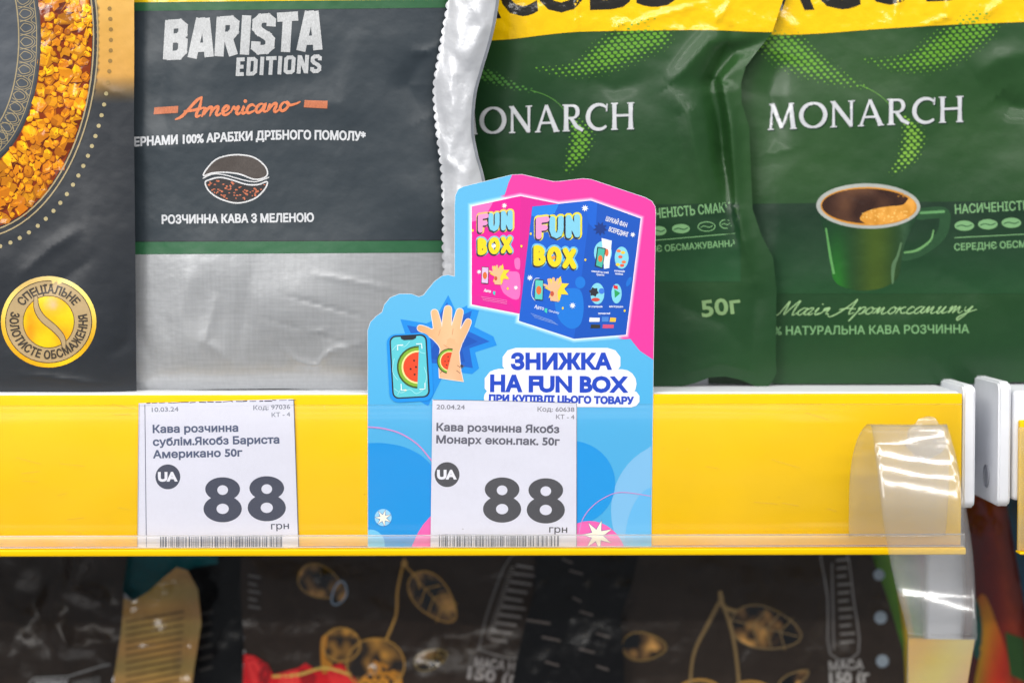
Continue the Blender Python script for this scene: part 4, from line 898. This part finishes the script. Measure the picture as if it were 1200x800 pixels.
# phone, hand and splash
nav = (26, 96, 194)
spl_out = [(525, 352), (532, 370), (552, 360), (557, 364), (551, 385), (575, 397), (577, 402), (552, 410), (557, 430), (552, 434), (520, 430), (500, 470), (470, 452), (482, 400), (474, 378), (500, 383), (512, 378)]
sK.shape(offset(spl_out if sarea(spl_out) > 0 else spl_out[::-1], 4), (26, 140, 226), 1, 'pos')
sK.shape([(524, 354), (531, 374), (553, 364), (547, 387), (574, 400), (550, 408), (554, 431), (520, 426), (500, 425), (486, 400), (477, 381), (505, 386)], nav, 2)
sK.shape([(528, 366), (533, 378), (548, 371), (541, 390), (560, 400), (541, 408), (545, 424), (500, 420)], (20, 82, 180), 3)
def fh(p): return (492.5+(p[0]-4)*.985, 358+p[1]*1.055)
class _w:      # white rim under the hand
    pass
def grow(s, f, col, lay, ex):
    u = math.dist(f((0, 0)), f((1, 0)))
    q = [f(p) for p in [(26, 60), (28, 48), (22, 36), (18, 26), (26, 24), (44, 22), (56, 28), (54, 40), (50, 52), (52, 72), (55, 84), (40, 82), (27, 80)]]
    s.shape(offset(q if sarea(q) > 0 else q[::-1], ex), col, lay, 'pos')
    for i, (pl, wd) in enumerate((([(30, 40), (22, 34), (12, 28), (4, 25)], (12, 9, 8, 7)), ([(26, 34), (24, 20), (21, 8)], (11, 9.5, 8)), ([(35, 32), (36, 14), (37, 4)], (12, 10, 8.5)), ([(44, 32), (48, 18), (51, 7)], (11.5, 9.5, 8)), ([(50, 38), (57, 26), (61, 18)], (10, 8.5, 7)))):
        s.shape(ribbon(spl([f(p) for p in pl], 4), [v*u+2*ex for v in wd]), col, lay+.1+i*.05)
grow(sK, fh, (236, 226, 220), 4, .8)
hand(sK, fh, lambda x, y: np.stack([244-.55*np.abs(x-528), 196-.8*np.abs(x-526)-.1*(y-370), 148-.9*np.abs(x-526)], 1), 0, 5)
for pl in ([(514, 393), (516, 386)], [(530, 392), (531, 385)], [(520, 404), (528, 409)]): sK.line(pl, .7, (214, 150, 110), 7)
def melon(x, y, k, rot, lay):
    def T(a, b): return (x+k*(a*math.cos(rot)-b*math.sin(rot)), y+k*(a*math.sin(rot)+b*math.cos(rot)))
    for r, c, i in ((1.0, (60, 84, 40), 0), (.92, (128, 176, 50), 1), (.78, (240, 226, 150), 2), (.70, (226, 74, 40), 3)): sK.shape([T(r*math.cos(a), r*math.sin(a)) for a in np.linspace(math.pi/2, math.pi*1.5, 16)], c, lay+i*.4)
    for a, b in ((-.2, -.3), (-.35, .1), (-.15, .35), (-.1, 0)): sK.dot(*T(a, b), k*.05, (60, 30, 30), lay+2, n=6)
melon(527, 423, 15, R(14), 7)
for q in ([(515, 431), (518, 434), (516, 437)], [(536, 428), (541, 431), (544, 428)], [(535, 434), (539, 437)]): sK.line(spl(q, 3), .6, (120, 90, 70), 7)
sK.dot(541, 428.5, 1.6, (60, 56, 60), 7.5)
def rrect(x0, y0, x1, y1, r, sk=0, lean=0):
    pts = []
    for cx, cy, a in ((x1-r, y0+r, -90), (x1-r, y1-r, 0), (x0+r, y1-r, 90), (x0+r, y0+r, 180)):
        for k in range(6): t = R(a+18*k); pts.append((cx+r*math.cos(t), cy+r*math.sin(t)))
    return [(p[0]+lean*(p[1]-y0), p[1]+sk*(p[0]-x0)) for p in pts]
sK.shape(rrect(452.5, 392, 504, 472, 11, -.055, .055), (24, 146, 232), 7.6)
sK.shape(rrect(456, 393.5, 500, 467.5, 7.5, -.055, .055), (40, 42, 50), 8.2); sK.shape(rrect(457.8, 395.2, 498.2, 465.8, 6.2, -.055, .055), (92, 198, 210), 8.8)
sK.shape([(469, 393.5), (488, 392.2), (487.5, 396), (484, 398), (473.5, 398.6), (470, 397)], (40, 42, 50), 9.4)
for q in ([(460, 410), (466, 404), (474, 406), (480, 400)], [(462, 455), (470, 460), (480, 456), (488, 461), (498, 455)], [(488, 405), (492, 412), (498, 414)], [(462, 420), (460, 435), (466, 445)], [(497, 430), (500, 440), (498, 450)], [(466, 462), (470, 455)]): sK.line(spl(q, 4), .7, (160, 226, 230), 9.4)
melon(490, 430, 25, R(2), 9.8)
for q in ([(466, 410), (466, 404.5), (472, 404)], [(488, 403), (494, 402.6), (494.5, 408)], [(470, 450), (470.5, 457), (476, 457)], [(492, 456), (498, 455.5), (498, 449)]): sK.line(q, 1.1, (240, 246, 248), 12.6)
sK.dot(475, 457, 1.2, (240, 206, 60), 12)
sK.build('phone_and_hand_picture', M_card, Kc)
# headline
wh = (240, 240, 248); blu = (28, 70, 190)
sK.shape([c if sarea(c) > 0 else c[::-1] for q in (([(604, 423.5), (712, 423.5)], 32), ([(584, 449), (728, 449.5)], 34), ([(577, 466), (740, 467)], 20)) for c in ribbon(q[0], q[1])]+[ell(x, y, r, r, 16) for x, y, r in ((606, 424, 16), (711, 424, 16), (585, 449, 17), (729, 449.5, 17), (577, 466, 10), (739, 467, 10))], wh, 6)
sK.text('ЗНИЖКА', 600, 432, 715.5, 432, 16.6, blu, 1.35, 7); sK.text('НА FUN BOX', 575.5, 458, 734.5, 459, 17, blu, 1.3, 7); sK.text('ПРИ КУПІВЛІ ЦЬОГО ТОВАРУ', 573.5, 470.3, 742, 473, 7.4, blu, .75, 7)
sK.build('headline_print', M_card, Kc)
for x, y, r in ((449, 606.5, 9.5), (700, 627, 18)):
    st = star(x, y, r, 7, .38, .5); sK.shape(offset(st if sarea(st) > 0 else st[::-1], .6), (60, 70, 150), 7, 'pos'); sK.shape(st, (246, 244, 224), 8)
    if r < 12: sK.dot(449, 606, 10, (150, 210, 244), 6.5, n=20)
    sK.build('star_print', M_card, Kc)

# ------------------------------------------------------------------ price tags
def tagobj(name, quad, Y, label, art, sheet2=None, group='paper price tags in the yellow rail'):
    e = empty(name, tuple(at(np.array([quad[3][0]]), np.array([quad[3][1]]), Y)[0]), label, 'price tag', group)
    def wav(x, y): return .00025*np.sin((x-quad[0][0])/38.)+.00018*np.sin(y/31.+x/90.)
    s = Sheet(Y, wav, 10, base=0)
    for i, q in enumerate(([sheet2] if sheet2 else [])+[quad]):
        s.base = .0002 if (sheet2 and i == 1) else 0
        s.shape(q, (216, 216, 230), 0); s.build('paper_slip', M_paper, e)
    s.base = (.0002 if sheet2 else 0)+.00003; s.grid = 9
    art(s); s.build('tag_print', M_paper, e); return e
def eight(s, x0, y0, x1, y1, col, lay):
    w_, h_ = x1-x0, y1-y0; cx = (x0+x1)/2
    up = ell(cx, y0+h_*.265, w_*.455, h_*.265, 30); dn = ell(cx, y0+h_*.70, w_*.5, h_*.30, 30)
    dn = [p if p[1] > y0+h_*.7 or abs(p[0]-cx) > w_*.1 else p for p in dn]
    u2 = ell(cx, y0+h_*.285, w_*.14, h_*.108, 20)[::-1]; d2 = ell(cx, y0+h_*.70, w_*.16, h_*.115, 20)[::-1]
    P, F = fill([up, dn, u2, d2], 'odd' if False else 'any', 9)
    ce = P[F].mean(1); k = (winding(ce[:, 0], ce[:, 1], [u2]) == 0) & (winding(ce[:, 0], ce[:, 1], [d2]) == 0); s.put(P, F[k], col, lay)
def barcode(s, x0, x1, y0, y1, col, seed, k=0):
    r = random.Random(seed); x = x0
    while x < x1-1:
        wd = r.choice((.55, .8, 1.1, 1.1, 1.7, 2.2)); 
        s.shape([(x, y0+k*(x-x0)), (x+wd, y0+k*(x-x0)), (x+wd, y1), (x, y1)], col, 1, grid=None); x += wd+r.choice((.6, .9, .9, 1.3, 1.9))
def art1(s):
    c = (78, 88, 116); c2 = (62, 66, 84); lg_ = (120, 124, 140)
    s.text('10.03.24', 178, 482.4, 209, 481.6, 5, lg_, .12); s.text('Код: 97036', 297, 480.2, 340, 478.8, 5, lg_, .12); s.text('КТ - 4', 318.5, 488.4, 340, 487.5, 4.8, lg_, .12)
    s.text('Кава розчинна', 179.4, 506.8, 278.8, 505.2, 8.3, c, .48); s.text('сублім.Якобз Бариста', 179.6, 521.8, 327, 519, 8.3, c, .48); s.text('Американо 50г', 179.8, 536.4, 283.6, 534.2, 8.3, c, .48)
    s.shape(ell(196.7, 558.4, 14.6, 14.6, 30), c2, 0); s.text('UA', 186, 563.2, 207, 563, 9.6, (228, 228, 238), .9, 1)
    eight(s, 238.4, 558.8, 283.4, 611.6, c2, 0); eight(s, 290.2, 557.6, 335, 610.4, c2, 0); s.text('грн', 317.8, 619.8, 338.6, 619.2, 7.6, c2, .12)
    barcode(s, 187.5, 330.8, 628.2, 643.4, (58, 68, 96), 5, -.012)
    dk = (44, 52, 84)
    s.line([(169.8, 474), (171.6, 644)], .7, dk, 0); s.line([(163, 473), (161.4, 643)], .4, (120, 126, 150), 0); s.line([(344.3, 468.6), (350, 641)], .9, dk, 0)
    x = 172
    while x < 343:
        l = random.uniform(2, 9); y = 472.2-(x-172)*.022; s.line([(x, y+random.uniform(-.5, .6)), (x+l, y-.1+random.uniform(-.5, .6))], random.uniform(.5, 1.6), (84, 82, 86), 0); x += l+random.uniform(.5, 5)
def art2(s):
    c = (92, 92, 106); c2 = (70, 70, 76); lg_ = (122, 122, 134)
    s.text('20.04.24', 511.6, 479, 544.6, 479.4, 5, lg_, .12); s.text('Код: 60638', 630, 481.8, 673, 482.2, 5, lg_, .12); s.text('КТ - 4', 651.6, 490.6, 673, 490.8, 4.8, lg_, .12)
    s.text('Кава розчинна Якобз', 511.8, 504.4, 655, 507, 8.3, c, .48); s.text('Монарх екон.пак. 50г', 511.6, 518.8, 655.4, 521.4, 8.3, c, .48)
    s.shape(ell(523.9, 555.8, 14.6, 14.6, 30), c2, 0); s.text('UA', 513, 560.6, 534, 560.6, 9.6, (228, 228, 238), .9, 1)
    eight(s, 566, 559, 610.8, 612, c2, 0); eight(s, 617.2, 560, 662, 613, c2, 0); s.text('грн', 643.6, 623.4, 664.6, 623.8, 7.6, c2, .12)
    barcode(s, 514.4, 656.6, 625.6, 643.6, (52, 58, 76), 9, .01); s.line([(675.8, 472.6), (675.6, 643)], .5, (70, 70, 84), 0)
    s.dot(542.5, 619.4, .6, (70, 50, 50), 0, n=6); s.line([(508, 468.3), (560, 469), (620, 470.5), (674, 472)], .6, (90, 88, 94), 0)
tagobj('price_tag', [(169.4, 473), (344.6, 468), (350.6, 642.2), (171.2, 644.6)], YR-.0007, 'white price tag on the bare yellow rail under the slate and silver pouch', art1, [(162.4, 472.2), (343.6, 467.2), (349.9, 641.4), (161, 643.8)])
tagobj('price_tag', [(506.8, 467.8), (676.2, 472), (675.9, 643.6), (504.4, 643)], YR-.0013, 'white price tag overlapping the lower part of the promotional card', art2)

# ------------------------------------------------------------------ clear hanging strip
hs = empty('hanging_strip', (X(1060), -.006, Z(628)), 'clear curved plastic strip looped over and hanging from the end of the yellow rail', 'plastic strip')
keys = [(628, 994.6, 1108, YR-.0058), (600, 994.8, 1110, YR-.0062), (565, 995.6, 1112, YR-.0075), (535, 999, 1112, -.0125), (515, 1004.5, 1111, -.0165), (503, 1010.5, 1110.5, -.0205), (497.6, 1016, 1109.8, -.0245), (497.2, 1019, 1109.5, -.0285),
        (500, 1021, 1110.5, -.0312), (510, 1023, 1113.5, -.0345), (530, 1025.5, 1119, -.0386), (550, 1028, 1123.5, -.0417), (575, 1031, 1128.5, -.0443), (605, 1034.5, 1133.5, -.0463), (640, 1040, 1138.8, -.0471), (670, 1046, 1141.5, -.0477), (690, 1050.5, 1142.6, -.0489), (705, 1054.5, 1143.3, -.0504), (722, 1059, 1144.2, -.0518), (741, 1063.6, 1145, -.0526), (745, 1063.8, 1144.6, -.0520), (775, 1063, 1138, -.0500), (830, 1062, 1128, -.0480)]
K = np.array(keys, float); FR = []
for j_ in range(7, len(K)-4):
    a, b, c, d = K[j_-1], K[j_], K[j_+1], K[j_+2]
    for f_ in np.linspace(0, 1, 60, endpoint=False): FR.append((.5*((2*b)+(-a+c)*f_+(2*a-5*b+4*c-d)*f_*f_+(-a+3*b-3*c+d)*f_**3))[[0, 3]])
FR = np.array(sorted(map(tuple, FR)))
FY = np.interp(np.arange(490, 760, .5), FR[:, 0], FR[:, 1])
for _ in range(3): FY = np.convolve(np.pad(FY, 8, mode='reflect', reflect_type='odd'), np.ones(17)/17, 'valid')
FR = np.stack([np.arange(490, 760, .5), FY], 1); uu = np.arange(len(K)); nn = 10
rows = []
for i in range((len(K)-1)*nn+1):
    p = []
    t = i/nn; k0 = min(int(t), len(K)-2); f_ = t-k0; a, b, c, d = K[max(k0-1, 0)], K[k0], K[k0+1], K[min(k0+2, len(K)-1)]
    v = .5*((2*b)+(-a+c)*f_+(2*a-5*b+4*c-d)*f_*f_+(-a+3*b-3*c+d)*f_**3)
    def prof(q):      # the front leg is twisted a little, its left side running ahead of the right
        if t < 8.5 or v[0] > 735: return v[3]
        k_ = np.clip((v[0]-500)/20, 0, 1)*np.clip((738-v[0])/40, 0, 1)
        return float(np.interp(v[0], FR[:, 0], FR[:, 1]))*k_+v[3]*(1-k_)+k_*(float(np.interp(v[0]-13*(q-.5), FR[:, 0], FR[:, 1]))-float(np.interp(v[0], FR[:, 0], FR[:, 1])))
    rows.append([tuple(at(v[1]+(v[2]-v[1])*q, v[0]+.05*(q*(1-q))*40, prof(q)-.0004*math.sin(math.pi*q)*np.clip((v[0]-500)/60, 0, 1)*(1 if v[3] < -.03 else 0))) for q in np.linspace(0, 1, 13)])
grid_mesh('strip', rows, M_strip, hs, .00025)
M_ins = mat('yellow_card_insert', (232, 190, 84), rough=.5, noise=.25, nscale=60)
s = Sheet(-.0485, lambda x, y: .00002*(745-y), 12); s.shape([(1065, 748), (1142, 749), (1129, 830), (1064, 830)], lambda x, y: np.stack([226+0*x, 186-16*np.sin(x/18.+y/25.), 70+40*np.sin(x/25.)], 1), 0)
s.build('card_insert', M_card, hs)
fold = ribbon(spl([(1063.6, 741), (1085, 744), (1115, 747), (1144.8, 748)], 5), 1.6)
s = Sheet(-.0532, None); s.shape(fold, (226, 228, 236), 0); s.build('fold_line', M_lip, hs)
gs = empty('clear_sticker', (X(1086), YR, Z(520)), 'round crinkled clear sticker stuck on the yellow rail behind the hanging strip', 'sticker')
bl = []
for r in np.linspace(0, 1, 8):
    bl.append([tuple(at(1085+r*23.5*(1+.05*math.sin(5*a)+.04*math.sin(9*a+1))*math.cos(a), 515+r*23*(1+.05*math.sin(4*a))*math.sin(a)-(4*r if -2.0 < a-2*math.pi < -.9 else 0), YR-.0032-.0012*(1-r*r)-.0006*math.sin(7*a+8*r)*r)) for a in np.linspace(0, 2*math.pi, 37)])
grid_mesh('sticker_disc', bl, M_glue, gs, .0002)

# ------------------------------------------------------------------ lower shelf: blurred packs
def low_pouch(name, outline, Y0, hfun, col, label, cat, group='packs on the lower shelf', m=None, grid=8, back=.02): return pouch(name, outline, Y0, hfun, col, [m or M_dark], label, cat, group, grid, back)
def hl(seed, amp=.004, sx=70, sy=90, cr=()):
    def f(x, y):
        h = amp*fbm(x/sx, y/sy, seed, 3)
        for pts_, a, b in cr: h = h+crease(x, y, pts_, a, b)
        return h
    return f
YL = .092
l1, s1 = low_pouch('snack_pouch', [(-90, 590), (150, 590), (150, 650), (144, 690), (148, 720), (138, 760), (128, 860), (-90, 860)], YL, hl(61, .007, 60, 70, [([(95, 630), (85, 690), (130, 710)], .006, 12), ([(60, 720), (80, 760), (140, 745)], .006, 14), ([(55, 650), (40, 710), (70, 770)], -.005, 14)]), (48, 39, 33), 'crumpled dark brown pouch at the far end below the yellow rail', 'pouch')
s1.grid = 8; s1.shape(ribbon([(34, 800), (40, 794), (80, 792), (118, 780), (128, 778)], 1.6), (150, 150, 150), 1)
s1.text('ШТРИХ', 42, 806, 80, 804, 8, (150, 150, 150), .8, 1)
for x in range(86, 118, 3): s1.line([(x, 798-(x-86)*.2), (x, 812)], 1, (140, 140, 140), 1)
s1.build('faint_lettering', M_dark, l1)
l2, s2 = low_pouch('tea_packet', [(118, 590), (262, 590), (255, 660), (225, 665), (190, 690), (156, 704), (140, 690), (128, 655)], YL+.008, hl(62, .003), (0, 92, 98), 'teal packet top showing behind the small gold packet', 'packet')
l3, s3 = low_pouch('gold_packet', [(145, 700), (156, 704), (175, 692), (192, 676), (207, 664), (220, 668), (232, 690), (236, 730), (228, 780), (216, 860), (126, 860), (134, 790), (142, 740)], YL-.006, hl(63, .003, 40, 50, [([(155, 712), (190, 700), (225, 675)], .003, 8), ([(215, 680), (222, 740), (212, 800)], -.003, 10)]), lambda x, y: np.stack([168-.4*np.abs(x-185)+8*np.sin(y/7), 132-.3*np.abs(x-185), 66+0*x], 1), 'small gold foil packet with rows of fine print below the first price tag', 'packet', m=M_gloss)
for k in range(11): s3.line([(148, 728+k*8), (215-k*.5, 716+k*8)], 2.1, (104, 78, 40), 1)
s3.build('fine_print', M_gloss, l3)
l4, s4 = low_pouch('snack_pouch', [(210, 590), (330, 590), (325, 860), (205, 860)], YL+.012, hl(64, .004), (12, 12, 14), 'black pouch in the gap between gold packet and leaf printed pouch', 'pouch')
for k in range(6): s4.line([(232+k*.5, 720+k*13), (248, 716+k*13)], 3, (80, 76, 72), 1)
s4.build('faint_lettering', M_dark, l4)
brn = (50, 39, 32)
l5, s5 = low_pouch('snack_pouch', [(283, 590), (700, 590), (700, 860), (278, 860), (286, 760), (282, 690)], YL+.002, hl(65, .006, 90, 80, [([(440, 700), (540, 740), (600, 700)], -.003, 30), ([(380, 760), (470, 720), (560, 730)], .003, 25)]), brn, 'brown black pouch with golden leaf print and a red corner, below the promotional card', 'pouch')
gold = (186, 140, 66); s5.grid = s1.grid = 8
def leaf(s, x, y, rx, ry, rot, c, lay=1, vein=True):
    q = [(x+u*math.cos(rot)-v*math.sin(rot), y+u*math.sin(rot)+v*math.cos(rot)) for u, v in [(rx*math.cos(a), ry*math.sin(a)*(1-.25*math.cos(a))) for a in np.linspace(0, 2*math.pi, 26, endpoint=False)]]
    s.shape(q, lambda xx, yy: np.array((60, 42, 24.))+np.clip(fbm(xx/14, yy/12, 8, 2), -.3, .6)[:, None]*np.array((330, 250, 130.)), lay); s.shape(ribbon(q, 1.6, closed=True), c, lay+1, 'odd')
    if vein:
        s.line([(x-rx*.95*math.cos(rot), y-rx*.95*math.sin(rot)), (x+rx*.9*math.cos(rot), y+rx*.9*math.sin(rot))], 1.2, c, lay+2)
        for k in (-.4, 0, .4):
            for sg in (-1, 1): s.line([(x+rx*k*math.cos(rot), y+rx*k*math.sin(rot)), (x+rx*(k+.25)*math.cos(rot)-sg*ry*.8*math.sin(rot), y+rx*(k+.25)*math.sin(rot)+sg*ry*.8*math.cos(rot))], 1.2, c, lay+2)
leaf(s5, 508, 700, 36, 20, R(48), gold); leaf(s5, 376, 682, 28, 18, R(25), (150, 116, 60), 1, False); leaf(s5, 505, 772, 20, 11, R(-20), (130, 112, 70)); leaf(s5, 398, 695, 8, 14, R(20), (150, 170, 190), 4, False)
s5.line(spl([(474, 655), (466, 690), (464, 720), (452, 750)], 5), 3, gold, 4); s5.line(spl([(476, 664), (488, 676), (492, 688)], 5), 2.4, gold, 4); s5.dot(474, 660, 4, gold, 4)
for x, y, r in ((440, 778, 34), (400, 755, 22)):
    s5.shape(ell(x, y, r, r*.9, 28), lambda xx, yy: np.array((40, 30, 22.))+(np.clip(fbm(xx/11, yy/9, 77, 3)*2.2, 0, 1)[:, None])*np.array((180, 126, 40.)), 4.1+r*.01)
    s5.shape(ribbon(ell(x, y, r, r*.9, 28), 1.8, closed=True), gold, 5+r*.02, 'odd')
s5.shape([(420, 800), (440, 770), (470, 790), (474, 820), (420, 820)], (200, 132, 36), 4.6); s5.shape(spl([(376, 750), (384, 744), (381, 768), (390, 778), (378, 788)], 4, True), (196, 128, 34), 4.6)
s5.shape([(286, 766), (298, 768), (314, 778), (320, 790), (350, 782), (358, 776), (372, 786), (400, 776), (420, 800), (420, 830), (284, 830)], (214, 18, 26), 4.4)
for q_, c_ in (([(288, 770), (300, 772), (308, 792), (296, 800)], (236, 50, 50)), ([(300, 774), (316, 782), (312, 806), (304, 800)], (150, 8, 16)), ([(330, 790), (350, 786), (346, 812), (328, 810)], (240, 60, 56)), ([(352, 784), (370, 790), (366, 806), (354, 800)], (160, 10, 18)), ([(384, 786), (400, 782), (412, 804), (392, 806)], (232, 44, 44))): s5.shape(spl(q_, 4, True), c_, 5)  # lighter and darker reds paint highlights and shade of crumpled film
s5.line(spl([(320, 792), (350, 790), (380, 782), (410, 790)], 4), 3, (226, 190, 90), 5.4)
s5.build('golden_leaf_print', M_gloss, l5)
gl_ = (158, 152, 150)
pan = [(600, 650), (636, 650), (628, 700), (616, 768), (566, 762), (563, 752), (575, 705)]
s5.shape(ribbon(spl(pan, 3, True), 1.8, closed=True), (120, 116, 114), 1, 'odd')
for k in range(10):
    y = 662+k*9.6; x0 = 606-k*3.4; s5.line([(x0, y), (x0+18+((k*7) % 9), y+3)], 3, (140, 134, 130), 2)
for k in range(26): s5.line([(598-k*1.1, 664+k*3.3), (603-k*1.1, 664.6+k*3.3)], 1.2, (140, 134, 130), 2)
s5.text('МАСА НЕТТО', 556, 780, 634, 790, 10, gl_, .4, 1); s5.text('150 (г)', 548, 794, 612, 803, 13, gl_, .7, 1)
s5.build('faint_lettering', M_dark, l5)
for k in range(5): s5.line([(292, 674+k*9), (304-(k % 2)*4, 676+k*9)], 3, (110, 106, 104), 1)
s5.build('faint_lettering', M_dark, l5)
l6, s6 = low_pouch('snack_pouch', [(632, 590), (760, 590), (742, 680), (728, 720), (735, 860), (592, 860), (606, 770), (626, 690)], YL-.004, hl(66, .004, 50, 60), (12, 11, 13), 'black pouch wedged between the two leaf printed pouches', 'pouch')
for x, y, l in ((660, 655, 10), (668, 668, 14), (618, 726, 26), (680, 716, 14), (672, 700, 8), (700, 742, 14), (636, 746, 20), (680, 760, 16), (700, 780, 12), (640, 775, 14)): s6.line([(x, y), (x+l, y+4)], 3, (96, 88, 84), 1)
s6.build('faint_lettering', M_dark, l6)
l7, s7 = low_pouch('snack_pouch', [(716, 590), (1010, 590), (1022, 650), (1040, 700), (1058, 760), (1066, 860), (724, 860), (716, 720), (732, 670)], YL+.001, hl(67, .005, 90, 80, [([(990, 590), (1000, 700), (1030, 800)], .002, 16)]), (54, 44, 37), 'brown pouch with leaf print and three pale dots, nearest the hanging strip', 'pouch')
leaf(s7, 898, 736, 42, 24, R(14), (142, 118, 78)); s7.line(spl([(846, 700), (830, 730), (812, 770), (808, 830)], 5), [5, 4, 3], (140, 114, 72), 3); s7.line(spl([(844, 700), (858, 740), (866, 800), (866, 840)], 5), [5, 4, 3], (140, 114, 72), 3.5); s7.line(spl([(844, 694), (848, 710), (862, 716)], 5), 5, (150, 122, 76), 4)
leaf(s7, 755, 757, 26, 16, R(2), (150, 120, 64), 1, False); s7.shape(ribbon(ell(820, 812, 26, 16, 24), 3, closed=True), gold, 2, 'odd'); s7.shape(ribbon(ell(880, 812, 24, 14, 24), 3, closed=True), gold, 2, 'odd'); leaf(s7, 930, 796, 20, 8, R(-30), (140, 116, 76), 2, False)
s7.build('golden_leaf_print', M_gloss, l7)
s7.shape(ribbon(spl([(962, 640), (990, 640), (1000, 700), (1006, 764), (973, 766), (970, 700)], 3, True), 1.8, closed=True), (140, 136, 134), 1, 'odd')
for k in range(11): s7.line([(981+k*.5, 656+k*9.6), (993+k*.9-(k % 3)*2, 655+k*9.6)], 2.6, (140, 136, 132), 2)
s7.line([(975, 660), (977, 760)], 2.4, (120, 116, 114), 2)
s7.text('МАСА', 972, 785, 1012, 783, 10, (176, 172, 168), .4, 1); s7.text('150 (г', 973, 801, 1018, 799, 13, (176, 172, 168), .8, 1)
s7.build('faint_lettering', M_dark, l7)
for y in (673, 723, 774): s7.dot(1030+(y-673)*.04, y, 7.5-(y < 680), (150, 162, 172), 1, n=16)
s7.build('dot_print', M_dark, l7)
def mix(*st):
    def f(x, y):
        u = (x-st[0][0])/1.; c = np.zeros((len(x), 3))
        for i in range(3): c[:, i] = np.interp(x-(y-600)*st[0][1], [q[0] for q in st[1:]], [q[1][i] for q in st[1:]])
        return c
    return f
l8, s8 = low_pouch('snack_packet', [(1000, 590), (1150, 590), (1160, 700), (1170, 860), (1040, 860), (1030, 700)], YL+.014, hl(68, .003), mix((0, .28), (1000, (70, 120, 16)), (1022, (96, 150, 20)), (1034, (120, 160, 60)), (1048, (60, 110, 60)), (1070, (150, 90, 110)), (1095, (120, 130, 130)), (1130, (60, 70, 90))), 'green and yellow snack packet seen behind the hanging plastic strip', 'packet', m=M_gloss)
s8.grid = 8; s8.shape([(1052, 690), (1062, 700), (1076, 770), (1076, 860), (1062, 860), (1060, 750)], (206, 170, 30), 1); s8.shape([(1066, 745), (1140, 750), (1150, 860), (1070, 860)], (222, 176, 60), 1.5)
s8.build('yellow_print', M_gloss, l8)
l9, s9 = low_pouch('snack_packet', [(1126, 570), (1190, 570), (1196, 680), (1212, 760), (1220, 860), (1120, 860), (1130, 700)], YL+.004, hl(69, .005, 40, 90), mix((0, .14), (1120, (70, 10, 4)), (1150, (110, 16, 4)), (1168, (150, 50, 10)), (1190, (90, 20, 6))), 'glossy red and orange packet under the two white brackets', 'packet', m=M_gloss)
s9.shape(spl([(1144, 708), (1154, 697), (1168, 730), (1182, 775), (1190, 860), (1136, 860), (1142, 800), (1148, 760)], 5, True), lambda x, y: np.stack([150+50*np.sin(x/14.), 84+40*np.sin(x/12.+y/40.), 16+0*x], 1), 1); s9.shape(spl([(1143, 700), (1151, 730), (1148, 770), (1140, 760)], 4, True), (20, 70, 60), 2); s9.shape([(1178, 740), (1200, 748), (1204, 800), (1184, 790)], (40, 80, 24), 2)
s9.build('orange_print', M_gloss, l9)
l10, s10 = low_pouch('snack_packet', [(1176, 570), (1330, 570), (1330, 860), (1216, 860), (1206, 740), (1192, 660)], YL-.004, hl(70, .003), (0, 62, 84), 'dark teal packet beyond the red one below the neighbouring rail', 'packet', m=M_gloss)
